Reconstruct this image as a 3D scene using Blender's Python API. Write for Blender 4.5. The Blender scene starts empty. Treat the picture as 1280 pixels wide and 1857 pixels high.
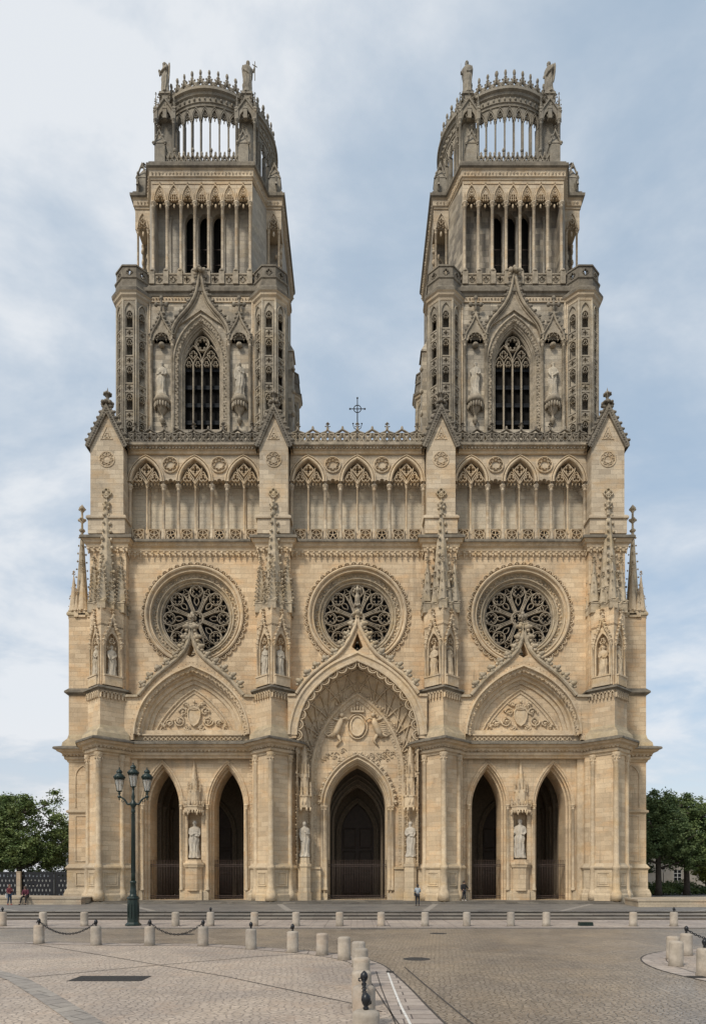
import bpy, bmesh, math, random
from mathutils import Vector, Matrix
from mathutils.geometry import tessellate_polygon
PI = math.pi
sin, cos, sqrt = math.sin, math.cos, math.sqrt
random.seed(7)
C = bpy.context.scene.collection
scene = bpy.context.scene

# ------------------------------------------------------------------ camera
EYE = 2.8
cam_d = bpy.data.cameras.new("camera")
cam = bpy.data.objects.new("camera", cam_d)
C.objects.link(cam)
cam.location = (0, 0, EYE)
cam.rotation_euler = (math.radians(90), 0, 0)
cam_d.sensor_fit = 'AUTO'
cam_d.sensor_width = 36.0
cam_d.lens = 36.0 * 1250 / 1857
cam_d.shift_x = -8.0 / 1857
cam_d.shift_y = (1589 - 928.5) / 1857
cam_d.clip_start = 0.1
cam_d.clip_end = 5000
scene.camera = cam

# ------------------------------------------------------------------ light
SUN_EL, SUN_AZ = math.radians(46), math.radians(214)   # azimuth clockwise from +Y
scene.view_settings.view_transform = 'Standard'
scene.view_settings.look = 'None'
scene.view_settings.gamma = 1.0
scene.view_settings.exposure = 0.44
sd = bpy.data.lights.new("sun", 'SUN')
sd.energy = 2.1
sd.angle = math.radians(11)
sd.color = (1.0, 0.92, 0.80)
sun = bpy.data.objects.new("sun", sd)
C.objects.link(sun)
sdir = Vector((sin(SUN_AZ) * cos(SUN_EL), cos(SUN_AZ) * cos(SUN_EL), sin(SUN_EL)))
sun.rotation_euler = sdir.to_track_quat('Z', 'Y').to_euler()
sun.location = (-30, -30, 90)

world = bpy.data.worlds.new("World")
scene.world = world
world.use_nodes = True
wn, wl = world.node_tree.nodes, world.node_tree.links
wn.clear()
def W(t, **k):
    n = wn.new(t)
    for a, b in k.items():
        setattr(n, a, b)
    return n
def wmath(op, a, b=None, clamp=False):
    n = W('ShaderNodeMath', operation=op, use_clamp=clamp)
    for i, v in enumerate((a, b)):
        if v is None: continue
        if isinstance(v, (int, float)): n.inputs[i].default_value = v
        else: wl.new(v, n.inputs[i])
    return n.outputs[0]
sky = W('ShaderNodeTexSky', sky_type='NISHITA', sun_disc=False)
sky.sun_elevation = SUN_EL
sky.sun_rotation = SUN_AZ
sky.dust_density = 1.5
tc = W('ShaderNodeTexCoord')
sep = W('ShaderNodeSeparateXYZ')
wl.new(tc.outputs['Generated'], sep.inputs[0])
zc = wmath('ADD', wmath('MAXIMUM', sep.outputs[2], 0.0), 0.22)
px_, py_ = wmath('DIVIDE', sep.outputs[0], zc), wmath('DIVIDE', sep.outputs[1], zc)
cmb = W('ShaderNodeCombineXYZ')
wl.new(px_, cmb.inputs[0]); wl.new(py_, cmb.inputs[1])
mp = W('ShaderNodeMapping')
mp.inputs['Rotation'].default_value = (0, 0, 0.9)
mp.inputs['Scale'].default_value = (0.85, 1.1, 1)
mp.inputs['Location'].default_value = (7.9, 4.35, 0)
wl.new(cmb.outputs[0], mp.inputs[0])
n1 = W('ShaderNodeTexNoise'); n1.inputs['Scale'].default_value = 1.25; n1.inputs['Detail'].default_value = 7; n1.inputs['Roughness'].default_value = 0.52; n1.inputs['Distortion'].default_value = 0.15
n2 = W('ShaderNodeTexNoise'); n2.inputs['Scale'].default_value = 2.6; n2.inputs['Detail'].default_value = 7; n2.inputs['Roughness'].default_value = 0.6; n2.inputs['Distortion'].default_value = 0.25
wl.new(mp.outputs[0], n1.inputs[0]); wl.new(mp.outputs[0], n2.inputs[0])
cov = wmath('ADD', wmath('MULTIPLY', n1.outputs[0], 0.45), wmath('MULTIPLY', n2.outputs[0], 0.55))
cov = wmath('SUBTRACT', cov, wmath('MULTIPLY', sep.outputs[0], 0.12))   # a little thicker to the left
cr = W('ShaderNodeValToRGB')
cr.color_ramp.elements[0].position = 0.36; cr.color_ramp.elements[0].color = (0, 0, 0, 1)
cr.color_ramp.elements[1].position = 0.58; cr.color_ramp.elements[1].color = (1, 1, 1, 1)
wl.new(cov, cr.inputs[0])
shade = W('ShaderNodeValToRGB')      # lit and shaded parts of the cloud sheet
e = shade.color_ramp.elements
e[0].position = 0.43; e[0].color = (4.3, 4.85, 5.5, 1)
e[1].position = 0.56; e[1].color = (6.15, 6.35, 6.6, 1)
wl.new(wmath('ADD', wmath('MULTIPLY', n2.outputs[0], 0.55), wmath('MULTIPLY', n1.outputs[0], 0.45)), shade.inputs[0])
clear = W('ShaderNodeMix', data_type='RGBA')
clear.inputs[0].default_value = 0.60
clear.inputs[7].default_value = (4.15, 5.15, 6.1, 1)
wl.new(sky.outputs[0], clear.inputs[6])
mixc = W('ShaderNodeMix', data_type='RGBA')
wl.new(wmath('MULTIPLY', cr.outputs[0], 0.88), mixc.inputs[0])
wl.new(clear.outputs[2], mixc.inputs[6]); wl.new(shade.outputs[0], mixc.inputs[7])
warm = W('ShaderNodeMix', data_type='RGBA')     # thin warm haze low in the sky
wl.new(wmath('MULTIPLY', wmath('SUBTRACT', 1.0, wmath('MULTIPLY', wmath('MAXIMUM', sep.outputs[2], 0.0), 4.5), True), 0.42), warm.inputs[0])
wl.new(mixc.outputs[2], warm.inputs[6]); warm.inputs[7].default_value = (6.9, 6.3, 5.9, 1)
# below the horizon the world is ground grey
mixg = W('ShaderNodeMix', data_type='RGBA')
wl.new(wmath('MULTIPLY', wmath('SUBTRACT', -0.005, sep.outputs[2]), 40, True), mixg.inputs[0])
wl.new(warm.outputs[2], mixg.inputs[6]); mixg.inputs[7].default_value = (1.2, 1.15, 1.1, 1)
bg = W('ShaderNodeBackground'); bg.inputs[1].default_value = 0.10
wl.new(mixg.outputs[2], bg.inputs[0])
wo = W('ShaderNodeOutputWorld'); wl.new(bg.outputs[0], wo.inputs[0])

# ------------------------------------------------------------------ materials
class NT:
    def __init__(s, name):
        s.m = bpy.data.materials.new(name); s.m.use_nodes = True
        s.n, s.l = s.m.node_tree.nodes, s.m.node_tree.links
        s.b = s.n['Principled BSDF']
    def node(s, t, ins=None, **k):
        n = s.n.new(t)
        for a, b in k.items(): setattr(n, a, b)
        for i, v in (ins or {}).items():
            if isinstance(v, bpy.types.NodeSocket): s.l.new(v, n.inputs[i])
            else: n.inputs[i].default_value = v
        return n
    def math(s, op, a, b=0.0, clamp=False):
        return s.node('ShaderNodeMath', {0: a, 1: b}, operation=op, use_clamp=clamp).outputs[0]
    def noise(s, vec, scale, detail=4, rough=0.55, dist=0.0):
        return s.node('ShaderNodeTexNoise', {'Vector': vec, 'Scale': scale, 'Detail': detail, 'Roughness': rough, 'Distortion': dist}).outputs[0]
    def ramp(s, v, p0, p1, c0=(0, 0, 0, 1), c1=(1, 1, 1, 1)):
        r = s.node('ShaderNodeValToRGB', {0: v}); e = r.color_ramp.elements
        e[0].position, e[0].color, e[1].position, e[1].color = p0, c0, p1, c1
        return r.outputs[0]
    def mix(s, f, a, b, mode='MIX'):
        return s.node('ShaderNodeMix', {0: f, 6: a, 7: b}, data_type='RGBA', blend_type=mode).outputs[2]
    def scale(s, vec, sc):
        return s.node('ShaderNodeMapping', {0: vec, 'Scale': sc}).outputs[0]
    def bump(s, h, dist=0.02, strength=0.6):
        b = s.node('ShaderNodeBump', {'Strength': strength, 'Distance': dist, 'Height': h})
        s.l.new(b.outputs[0], s.b.inputs['Normal'])
def c4(c): return (c[0], c[1], c[2], 1)

def stone(name, c1, c2, patch, dirt, dirt_amt, streak=0.5, bw=1.05, bh=0.42, mortar=0.014, blocks=True, ledge=0.35, rough=0.85, mort_c=None):
    t = NT(name)
    g = t.node('ShaderNodeNewGeometry')
    pos, nrm = g.outputs['Position'], g.outputs['True Normal']
    sp = t.node('ShaderNodeSeparateXYZ', {0: pos}); sn = t.node('ShaderNodeSeparateXYZ', {0: nrm})
    isx = t.math('GREATER_THAN', t.math('ABSOLUTE', sn.outputs[0]), t.math('ADD', t.math('ABSOLUTE', sn.outputs[1]), 0.001))
    u = t.math('ADD', t.math('MULTIPLY', isx, sp.outputs[1]), t.math('MULTIPLY', t.math('SUBTRACT', 1.0, isx), sp.outputs[0]))
    uv = t.node('ShaderNodeCombineXYZ', {0: u, 1: sp.outputs[2]}).outputs[0]
    if blocks:
        wob = t.noise(pos, 0.7, 2)
        uvw = t.node('ShaderNodeCombineXYZ', {0: t.math('ADD', u, t.math('MULTIPLY', wob, 0.05)), 1: sp.outputs[2]}).outputs[0]
        bk = t.node('ShaderNodeTexBrick', {'Vector': uvw, 'Color1': (0, 0, 0, 1), 'Color2': (1, 1, 1, 1), 'Mortar': (0.5, 0.5, 0.5, 1), 'Scale': 1.0,
                    'Mortar Size': mortar, 'Mortar Smooth': 0.3, 'Bias': 0.0, 'Brick Width': bw, 'Row Height': bh}, offset=0.5, squash=0.75, squash_frequency=3)
        bf = bk.outputs[0]
        base = t.mix(bf, c4(c1), c4(c2))
    else:
        base = t.mix(t.ramp(t.noise(pos, 2.2, 5), 0.35, 0.65), c4(c1), c4(c2))
    # warm mineral patches, one block or a few at a time
    pm = t.ramp(t.noise(t.scale(pos, (0.5, 0.5, 1.1)), 0.8, 5, 0.65), 0.50, 0.66)
    base = t.mix(t.math('MULTIPLY', pm, 0.55), base, c4(patch))
    big = t.ramp(t.noise(pos, 0.17, 5, 0.65), 0.33, 0.67, (0.78, 0.79, 0.81, 1), (1.13, 1.11, 1.07, 1))
    base = t.mix(1.0, base, big, 'MULTIPLY')
    fine = t.ramp(t.noise(pos, 9, 6, 0.65), 0.25, 0.8, (0.80, 0.80, 0.80, 1), (1.12, 1.12, 1.12, 1))
    base = t.mix(1.0, base, fine, 'MULTIPLY')
    # soot and lichen: blotches, drips and a crust on upward facing ledges
    bl = t.ramp(t.noise(pos, 0.55, 7, 0.7, 0.4), 0.66 - 0.26 * dirt_amt, 0.80 - 0.16 * dirt_amt)
    st = t.ramp(t.noise(t.scale(pos, (2.6, 2.6, 0.16)), 1.0, 5, 0.65), 0.55, 0.78)
    gate = t.ramp(t.noise(pos, 0.22, 3), 0.38, 0.62)
    st = t.math('MULTIPLY', t.math('MULTIPLY', st, gate), streak)
    up = t.ramp(sn.outputs[2], 0.35, 0.85)
    up = t.math('MULTIPLY', up, t.math('MULTIPLY', t.ramp(t.noise(pos, 1.7, 4), 0.3, 0.6), ledge))
    d = t.math('MAXIMUM', t.math('MAXIMUM', t.math('MULTIPLY', bl, min(1.0, 0.25 + 0.6 * dirt_amt)), st), up)
    base = t.mix(d, base, c4(dirt))
    if blocks:
        base = t.mix(t.math('MULTIPLY', bk.outputs[1], 0.25), base, c4(mort_c or [v * 0.62 for v in c1]))
        hh = t.math('ADD', t.math('MULTIPLY', bk.outputs[1], -1.0), t.math('MULTIPLY', t.noise(pos, 14, 5, 0.7), 0.55))
    else:
        hh = t.noise(pos, 9, 6, 0.7)
    t.l.new(base, t.b.inputs['Base Color'])
    t.b.inputs['Roughness'].default_value = rough
    t.b.inputs['Specular IOR Level'].default_value = 0.25
    t.bump(hh, 0.03, 0.7)
    return t.m
def plain(name, col, rough=0.6, metal=0.0, var=0.25, sc=6.0, bump=0.0, col2=None, spec=0.5):
    t = NT(name)
    pos = t.node('ShaderNodeNewGeometry').outputs['Position']
    n = t.noise(pos, sc, 5, 0.6)
    a = [v * (1 - var) for v in col]; b = col2 or [min(1, v * (1 + var)) for v in col]
    t.l.new(t.ramp(n, 0.3, 0.7, c4(a), c4(b)), t.b.inputs['Base Color'])
    t.b.inputs['Roughness'].default_value = rough
    t.b.inputs['Metallic'].default_value = metal
    t.b.inputs['Specular IOR Level'].default_value = spec
    if bump: t.bump(n, bump, 0.6)
    return t.m

S_WARM = stone('limestone_warm', (.53, .405, .265), (.69, .545, .37), (.67, .43, .225), (.15, .12, .095), 0.34, 0.8)
S_LOW = stone('limestone_plinth', (.51, .41, .285), (.62, .505, .355), (.60, .43, .23), (.17, .15, .125), 0.45, 0.45, bh=0.45)
S_MID = stone('limestone_gallery', (.45, .37, .27), (.62, .52, .385), (.52, .36, .20), (.13, .115, .095), 0.40, 0.5)
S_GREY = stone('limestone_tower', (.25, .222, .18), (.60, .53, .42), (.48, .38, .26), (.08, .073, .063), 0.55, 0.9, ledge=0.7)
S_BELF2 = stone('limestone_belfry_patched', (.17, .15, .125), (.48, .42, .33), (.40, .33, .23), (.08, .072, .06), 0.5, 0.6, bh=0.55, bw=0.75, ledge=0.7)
S_BELF = stone('limestone_belfry', (.36, .325, .275), (.48, .435, .36), (.40, .33, .23), (.10, .09, .075), 0.45, 0.6, bh=0.42, bw=0.8, ledge=0.7)
S_CROWN = stone('limestone_crown', (.245, .22, .18), (.34, .305, .245), (.30, .245, .17), (.075, .068, .056), 0.6, 0.6, blocks=False, ledge=0.7)
S_CARVE = stone('carved_stone_warm', (.52, .41, .28), (.66, .535, .375), (.56, .39, .20), (.15, .13, .105), 0.38, 0.5, blocks=False, ledge=0.6)
S_CARVEG = stone('carved_stone_grey', (.28, .24, .18), (.45, .385, .295), (.32, .26, .18), (.062, .056, .048), 0.66, 0.9, blocks=False, ledge=0.8)
S_CARVEM = stone('carved_stone_weathered', (.36, .30, .215), (.55, .46, .335), (.46, .35, .2), (.09, .08, .062), 0.55, 0.9, blocks=False, ledge=0.8)
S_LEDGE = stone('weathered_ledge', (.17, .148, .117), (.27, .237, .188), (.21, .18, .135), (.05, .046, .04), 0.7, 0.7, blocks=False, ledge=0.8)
S_STATUE = stone('statue_stone', (.48, .43, .355), (.60, .54, .45), (.52, .43, .31), (.15, .13, .11), 0.45, 0.4, blocks=False, ledge=0.35)
S_STATG = stone('statue_stone_grey', (.42, .375, .30), (.56, .50, .405), (.38, .31, .21), (.09, .08, .065), 0.55, 0.6, blocks=False, ledge=0.8)
M_DARK = plain('interior_shade_paint', (.012, .011, .010), 0.9, spec=.1)  # near-black paint standing in for shade inside tower openings and slits
M_GLASS = plain('leaded_glass', (.006, .006, .007), 0.5, 0, 0.5, 2.5, spec=.15)
M_LOUVRE = plain('slate_louvre', (.018, .020, .023), 0.7, 0, 0.35, 3, spec=.12)
M_IRON = plain('rusty_iron', (.065, .043, .034), 0.6, 0.2, 0.4, 5)
M_BLACK = plain('black_iron', (.014, .015, .018), 0.38, 0.3, 0.3, 8)
M_DOOR = plain('oak_door', (.055, .036, .022), 0.6, 0, 0.3, 4)
M_GREEN = plain('dark_green_paint', (.007, .019, .015), 0.42, 0.1, 0.3, 5)
M_SLATE = plain('slate_roof', (.09, .10, .115), 0.6, 0, 0.25, 3)

# ------------------------------------------------------------------ mesh builder
def offset_path(path, off, closed=False, lim=2.5):
    """offset to the left of the walking direction"""
    n = len(path); out = []
    for i in range(n):
        p = path[i]
        a = path[i - 1] if (i > 0 or closed) else None
        b = path[(i + 1) % n] if (i < n - 1 or closed) else None
        ns = []
        for q, r in ((a, p), (p, b)):
            if q is None or r is None: continue
            dx, dy = r[0] - q[0], r[1] - q[1]; L = math.hypot(dx, dy)
            if L > 1e-9: ns.append((-dy / L, dx / L))
        if not ns: out.append(p); continue
        if len(ns) == 1: m = ns[0]; k = 1
        else:
            mx, my = ns[0][0] + ns[1][0], ns[0][1] + ns[1][1]; L = math.hypot(mx, my)
            if L < 1e-6: m = ns[0]; k = 1
            else:
                m = (mx / L, my / L); k = min(lim, 1 / max(0.2, m[0] * ns[0][0] + m[1] * ns[0][1]))
        out.append((p[0] + m[0] * off * k, p[1] + m[1] * off * k))
    return out
def resample(path, step, closed=False):
    pts = list(path) + ([path[0]] if closed else [])
    seg = [math.hypot(b[0] - a[0], b[1] - a[1]) for a, b in zip(pts, pts[1:])]
    L = sum(seg); n = max(1, int(round(L / step))); out = []
    for k in range(n if closed else n + 1):
        t = L * k / n; i = 0
        while i < len(seg) - 1 and t > seg[i]: t -= seg[i]; i += 1
        a, b = pts[i], pts[i + 1]; f = t / seg[i] if seg[i] else 0
        L_ = seg[i] or 1
        out.append((a[0] + (b[0] - a[0]) * f, a[1] + (b[1] - a[1]) * f, -(b[1] - a[1]) / L_, (b[0] - a[0]) / L_))
    return out
def arch(cx, w, zs, za, n=10, z0=None):
    """pointed arch from left springing over the apex to the right"""
    h, r = w / 2, za - zs
    c = (r * r - h * h) / (2 * h)
    if c < 0: c = 0
    R = sqrt((c) ** 2 + r * r) if c > 0 else r
    a1 = math.atan2(r, -c) if c > 0 else PI / 2
    pts = []
    for k in range(n + 1):
        a = PI + (a1 - PI) * k / n
        if c > 0: pts.append((c + R * cos(a), R * sin(a)))
        else: pts.append((h * cos(a), r * sin(a)))
    pts = [(cx + x, zs + z) for x, z in pts]
    pts += [(2 * cx - x, z) for x, z in reversed(pts[:-1])]
    if z0 is not None: pts = [(cx - w / 2, z0)] + pts + [(cx + w / 2, z0)]
    return pts
TUD = [(-1, 0), (-.985, .137), (-.915, .344), (-.80, .529), (-.60, .712), (-.336, .874), (0, 1)]
def tudor(cx, w, zs, za, n=5, z0=None):
    """pointed arch with tight haunches and flat upper arcs"""
    P = sym(spline([(x * w / 2, zs + z * (za - zs)) for x, z in TUD], n))
    P = [(cx + x, z) for x, z in P]
    if z0 is not None: P = [(cx - w / 2, z0)] + P + [(cx + w / 2, z0)]
    return P
def spline(P, n=6):
    out = []
    for i in range(len(P) - 1):
        p0 = P[max(0, i - 1)]; p1 = P[i]; p2 = P[i + 1]; p3 = P[min(len(P) - 1, i + 2)]
        for k in range(n):
            t = k / n
            out.append(tuple(0.5 * ((2 * p1[j]) + (-p0[j] + p2[j]) * t + (2 * p0[j] - 5 * p1[j] + 4 * p2[j] - p3[j]) * t * t + (-p0[j] + 3 * p1[j] - 3 * p2[j] + p3[j]) * t ** 3) for j in range(2)))
    out.append(tuple(P[-1])); return out
def sym(P):
    """left half control path -> full symmetric path"""
    return list(P) + [(-x, z) for x, z in reversed(P) if abs(x) > 1e-4 or (x, z) != P[-1]]
def circle(cx, cz, r, n=24, a0=0.0):
    return [(cx + r * cos(a0 + 2 * PI * k / n), cz + r * sin(a0 + 2 * PI * k / n)) for k in range(n)]
def foil(cx, cz, R, k=4, a0=PI / 4, n=6, ov=1.0):
    """k-lobed foil, lobes reaching radius R"""
    rl = R * sin(PI / k) / (1 + sin(PI / k)) * ov * 1.12; rc = R - rl; out = []
    half = PI / 2 + PI / k
    for j in range(k):
        b = a0 + 2 * PI * j / k
        lx, lz = cx + rc * cos(b), cz + rc * sin(b)
        for i in range(n + 1):
            a = b - half * .88 + 2 * half * .88 * i / n
            out.append((lx + rl * cos(a), lz + rl * sin(a)))
    return out
def shift(P, dx, dz=0, s=1): return [(x * s + dx, z * s + dz) for x, z in P]

OCT = [(1, 0, 0), (-1, 0, 0), (0, 1, 0), (0, -1, 0), (0, 0, 1), (0, 0, -1)]
OCTF = [(0, 2, 4), (2, 1, 4), (1, 3, 4), (3, 0, 4), (2, 0, 5), (1, 2, 5), (3, 1, 5), (0, 3, 5)]
class MB:
    """mesh in a face frame: u along the wall, d out of it, z up"""
    def __init__(s, ox=0, oy=0, a=0.0, mir=1):
        s.v, s.f, s.sm = [], [], []
        s.frame(ox, oy, a, mir)
    def frame(s, ox=0, oy=0, a=0.0, mir=1):
        s.ox, s.oy, s.ca, s.sa, s.mir = ox, oy, cos(a), sin(a), mir
        return s
    def P(s, u, d, z):
        x = s.ox + u * s.ca + d * s.sa; y = s.oy + u * s.sa - d * s.ca
        s.v.append((x * s.mir, y, z)); return len(s.v) - 1
    def F(s, *idx, smooth=False):
        s.f.append(idx); s.sm.append(smooth)
    def box(s, u0, u1, d0, d1, z0, z1):
        i = [s.P(u, d, z) for z in (z0, z1) for d in (d0, d1) for u in (u0, u1)]
        for q in ((0, 1, 3, 2), (4, 6, 7, 5), (0, 4, 5, 1), (2, 3, 7, 6), (0, 2, 6, 4), (1, 5, 7, 3)): s.F(*[i[k] for k in q])
    def cbox(s, u, d, w, dp, z0, z1): s.box(u - w / 2, u + w / 2, d - dp / 2, d + dp / 2, z0, z1)
    def plate(s, outer, holes, d0, d1, back=True, rim=True, zoff=0):
        polys = [outer] + list(holes)
        tris = tessellate_polygon([[Vector((x, z, 0)) for x, z in p] for p in polys])
        fl = [p for poly in polys for p in poly]
        fr = [s.P(x, d1, z + zoff) for x, z in fl]; bk = [s.P(x, d0, z + zoff) for x, z in fl]
        for t in tris:
            s.F(*[fr[k] for k in t])
            if back: s.F(*[bk[k] for k in reversed(t)])
        o = 0
        for pi, poly in enumerate(polys):
            n = len(poly)
            if rim or pi > 0:
                for k in range(n):
                    a, b = o + k, o + (k + 1) % n
                    s.F(fr[a], fr[b], bk[b], bk[a])
            o += n
    def strip(s, path, prof, closed=False, smooth=False):
        """loft profile [(offset left of path, depth)] along a path in the wall plane"""
        rows = []
        for off, d in prof:
            rows.append([s.P(x, d, z) for x, z in offset_path(path, off, closed)])
        n = len(path)
        for r0, r1 in zip(rows, rows[1:]):
            for k in range(n if closed else n - 1):
                s.F(r0[k], r0[(k + 1) % n], r1[(k + 1) % n], r1[k], smooth=smooth)
    def bar(s, path, w, d0, d1, closed=False, ch=0.3):
        h = w / 2
        s.strip(path, [(-h, d0), (-h, d1 - ch * w), (-h * .35, d1), (h * .35, d1), (h, d1 - ch * w), (h, d0), (-h, d0)], closed)
    def course(s, plan, prof, closed=False):
        """moulding along a plan path [(u,d)] walked left to right seen from outside; prof [(out,z)]"""
        rows = []
        for off, z in prof:
            q = offset_path([(u, -d) for u, d in plan], -off, closed)
            rows.append([s.P(u, -dd, z) for u, dd in q])
        n = len(plan)
        for r0, r1 in zip(rows, rows[1:]):
            for k in range(n if closed else n - 1):
                s.F(r0[k], r0[(k + 1) % n], r1[(k + 1) % n], r1[k])
        if not closed:
            for k in (0, n - 1):
                if len(rows) > 2: s.F(*[r[k] for r in rows])
    def prism(s, plan, z0, z1, k=1.0, cen=None, smooth=False, cap=True):
        """plan polygon [(u,d)] from z0 to z1, top scaled by k"""
        n = len(plan); cu = cen[0] if cen else sum(p[0] for p in plan) / n; cd = cen[1] if cen else sum(p[1] for p in plan) / n
        a = [s.P(u, d, z0) for u, d in plan]
        if k <= 0.001:
            t = s.P(cu, cd, z1)
            for i in range(n): s.F(a[i], a[(i + 1) % n], t, smooth=smooth)
        else:
            b = [s.P(cu + (u - cu) * k, cd + (d - cd) * k, z1) for u, d in plan]
            for i in range(n): s.F(a[i], a[(i + 1) % n], b[(i + 1) % n], b[i], smooth=smooth)
            if cap: s.F(*b)
        if cap: s.F(*reversed(a))
    def lathe(s, u, d, prof, n=10, smooth=True, a0=0.0, caps=True):
        rows = []
        for r, z in prof:
            if r < 1e-4: rows.append([s.P(u, d, z)])
            else: rows.append([s.P(u + r * cos(a0 + 2 * PI * k / n), d + r * sin(a0 + 2 * PI * k / n), z) for k in range(n)])
        for r0, r1 in zip(rows, rows[1:]):
            for k in range(n):
                k2 = (k + 1) % n
                if len(r0) == 1 and len(r1) == 1: continue
                if len(r0) == 1: s.F(r0[0], r1[k2], r1[k], smooth=smooth)
                elif len(r1) == 1: s.F(r0[k], r0[k2], r1[0], smooth=smooth)
                else: s.F(r0[k], r0[k2], r1[k2], r1[k], smooth=smooth)
        if caps:
            if len(rows[0]) > 1: s.F(*reversed(rows[0]))
            if len(rows[-1]) > 1: s.F(*rows[-1])
    def tube(s, pts, r, n=6, closed=False, caps=True):
        """tube through points (u,d,z); r number or list"""
        m = len(pts); rows = []
        V = [Vector(p) for p in pts]
        for i in range(m):
            a = V[i - 1] if (i > 0 or closed) else V[i]; b = V[(i + 1) % m] if (i < m - 1 or closed) else V[i]
            t = (b - a).normalized() if (b - a).length > 1e-9 else Vector((0, 0, 1))
            up = Vector((0, 1, 0)) if abs(t.y) < 0.9 else Vector((1, 0, 0))
            x = t.cross(up).normalized(); y = t.cross(x)
            rr = r[i] if isinstance(r, (list, tuple)) else r
            rows.append([s.P(*(V[i] + (x * cos(2 * PI * k / n) + y * sin(2 * PI * k / n)) * rr)) for k in range(n)])
        for i in range(m if closed else m - 1):
            r0, r1 = rows[i], rows[(i + 1) % m]
            for k in range(n): s.F(r0[k], r0[(k + 1) % n], r1[(k + 1) % n], r1[k], smooth=True)
        if caps and not closed: s.F(*reversed(rows[0])); s.F(*rows[-1])
    def octa(s, u, d, z, ru, rd=None, rz=None, jit=0.0):
        rd = rd or ru; rz = rz or ru
        if ru >= .13 or rz >= .2:
            j = lambda: 1 + random.uniform(-jit, jit) * .8
            k0 = len(s.v); s.ball(u, d, z, ru * .92 * j(), rz * .95 * j(), 6, 4, rd * .92 * j())
            return
        i = [s.P(u + a * ru * (1 + random.uniform(-jit, jit)), d + b * rd * (1 + random.uniform(-jit, jit)), z + c * rz * (1 + random.uniform(-jit, jit))) for a, b, c in OCT]
        for f in OCTF: s.F(*[i[k] for k in f])
    def ball(s, u, d, z, r, rz=None, n=8, m=5, rd=None):
        rz = rz or r; rd = rd or r; rows = []
        for j in range(m + 1):
            th = PI * j / m
            if j in (0, m): rows.append([s.P(u, d, z - rz * cos(th))])
            else: rows.append([s.P(u + r * sin(th) * cos(2 * PI * k / n), d + rd * sin(th) * sin(2 * PI * k / n), z - rz * cos(th)) for k in range(n)])
        for r0, r1 in zip(rows, rows[1:]):
            for k in range(n):
                k2 = (k + 1) % n
                if len(r0) == 1: s.F(r0[0], r1[k2], r1[k], smooth=True)
                elif len(r1) == 1: s.F(r0[k], r0[k2], r1[0], smooth=True)
                else: s.F(r0[k], r0[k2], r1[k2], r1[k], smooth=True)
    def crocket(s, u, d, z, ou, oz, sz):
        """hooked leaf growing out along (ou,oz) in the wall plane"""
        r = lambda q: q * random.uniform(.85, 1.15)
        s.ball(u, d, z, sz * r(.40), sz * r(.40), 6, 4)
        s.ball(u + ou * sz * .32, d + sz * .1, z + oz * sz * .32 + sz * .06, sz * r(.42), sz * r(.34), 6, 4)
        s.ball(u + ou * sz * .62 + oz * sz * .1, d + sz * .15, z + oz * sz * .62, sz * r(.26), sz * r(.24), 6, 4)
        s.ball(u + ou * sz * .25 - oz * sz * .42, d + sz * .12, z + oz * sz * .25 + ou * sz * .42, sz * r(.26), sz * r(.22), 5, 3)
        s.ball(u + ou * sz * .25 + oz * sz * .42, d + sz * .1, z + oz * sz * .25 - ou * sz * .42, sz * r(.28), sz * r(.24), 5, 3)
    def crockets(s, path, step, sz, d, skip=0, closed=False, side=1):
        pts = resample(path, step, closed)
        for i, (x, z, nx, nz) in enumerate(pts):
            if i < skip or (not closed and i >= len(pts) - skip): continue
            s.crocket(x, d, z, nx * side, nz * side, sz)
    def beads(s, path, step, r, d, closed=False, rd=None):
        for x, z, nx, nz in resample(path, step, closed): s.octa(x, d, z, r, rd or r * .7, r, .35)
    def foliage(s, path, step, r, d, closed=False):
        """band of carved leaves: alternating lobes either side of a path"""
        for i, (x, z, nx, nz) in enumerate(resample(path, step, closed)):
            o = r * .55 * (1 if i % 2 else -1)
            s.octa(x + nx * o, d, z + nz * o, r * .75, r * .55, r * .75, .4)
            s.octa(x - nx * o * 1.3 + nz * r * .5, d - r * .1, z - nz * o * 1.3 - nx * r * .5, r * .45, r * .4, r * .45, .4)
    def finial(s, u, d, z, h, w=None):
        """stalk with two rings of leaves and a bud"""
        w = w or h * .42
        s.lathe(u, d, [(w * .16, z), (w * .12, z + h * .35), (w * .2, z + h * .4), (w * .12, z + h * .45), (w * .1, z + h * .8), (w * .26, z + h * .86), (0, z + h)], 6)
        for k in range(4):
            a = k * PI / 2 + PI / 4 * 0
            for zz, rr in ((.5, .42), (.76, .27)):
                s.octa(u + cos(a) * w * rr, d + sin(a) * w * rr, z + h * zz, w * .24, w * .24, h * .09, .3)
    def colonnette(s, u, d, r, z0, z1, n=10, cap=0.5, base=0.35):
        s.lathe(u, d, [(r * 1.7, z0), (r * 1.7, z0 + base * .35), (r * 1.45, z0 + base * .5), (r * 1.5, z0 + base * .7), (r, z0 + base), (r, z1 - cap),
                       (r * 1.25, z1 - cap * .95), (r, z1 - cap * .85), (r * 1.2, z1 - cap * .5), (r * 1.7, z1 - cap * .22), (r * 1.75, z1 - cap * .2), (r * 1.75, z1)], n)
        for k in range(n // 2):
            a = 4 * PI * k / n
            s.octa(u + cos(a) * r * 1.45, d + sin(a) * r * 1.45, z1 - cap * .45, r * .4, r * .4, cap * .2, .3)
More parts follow.
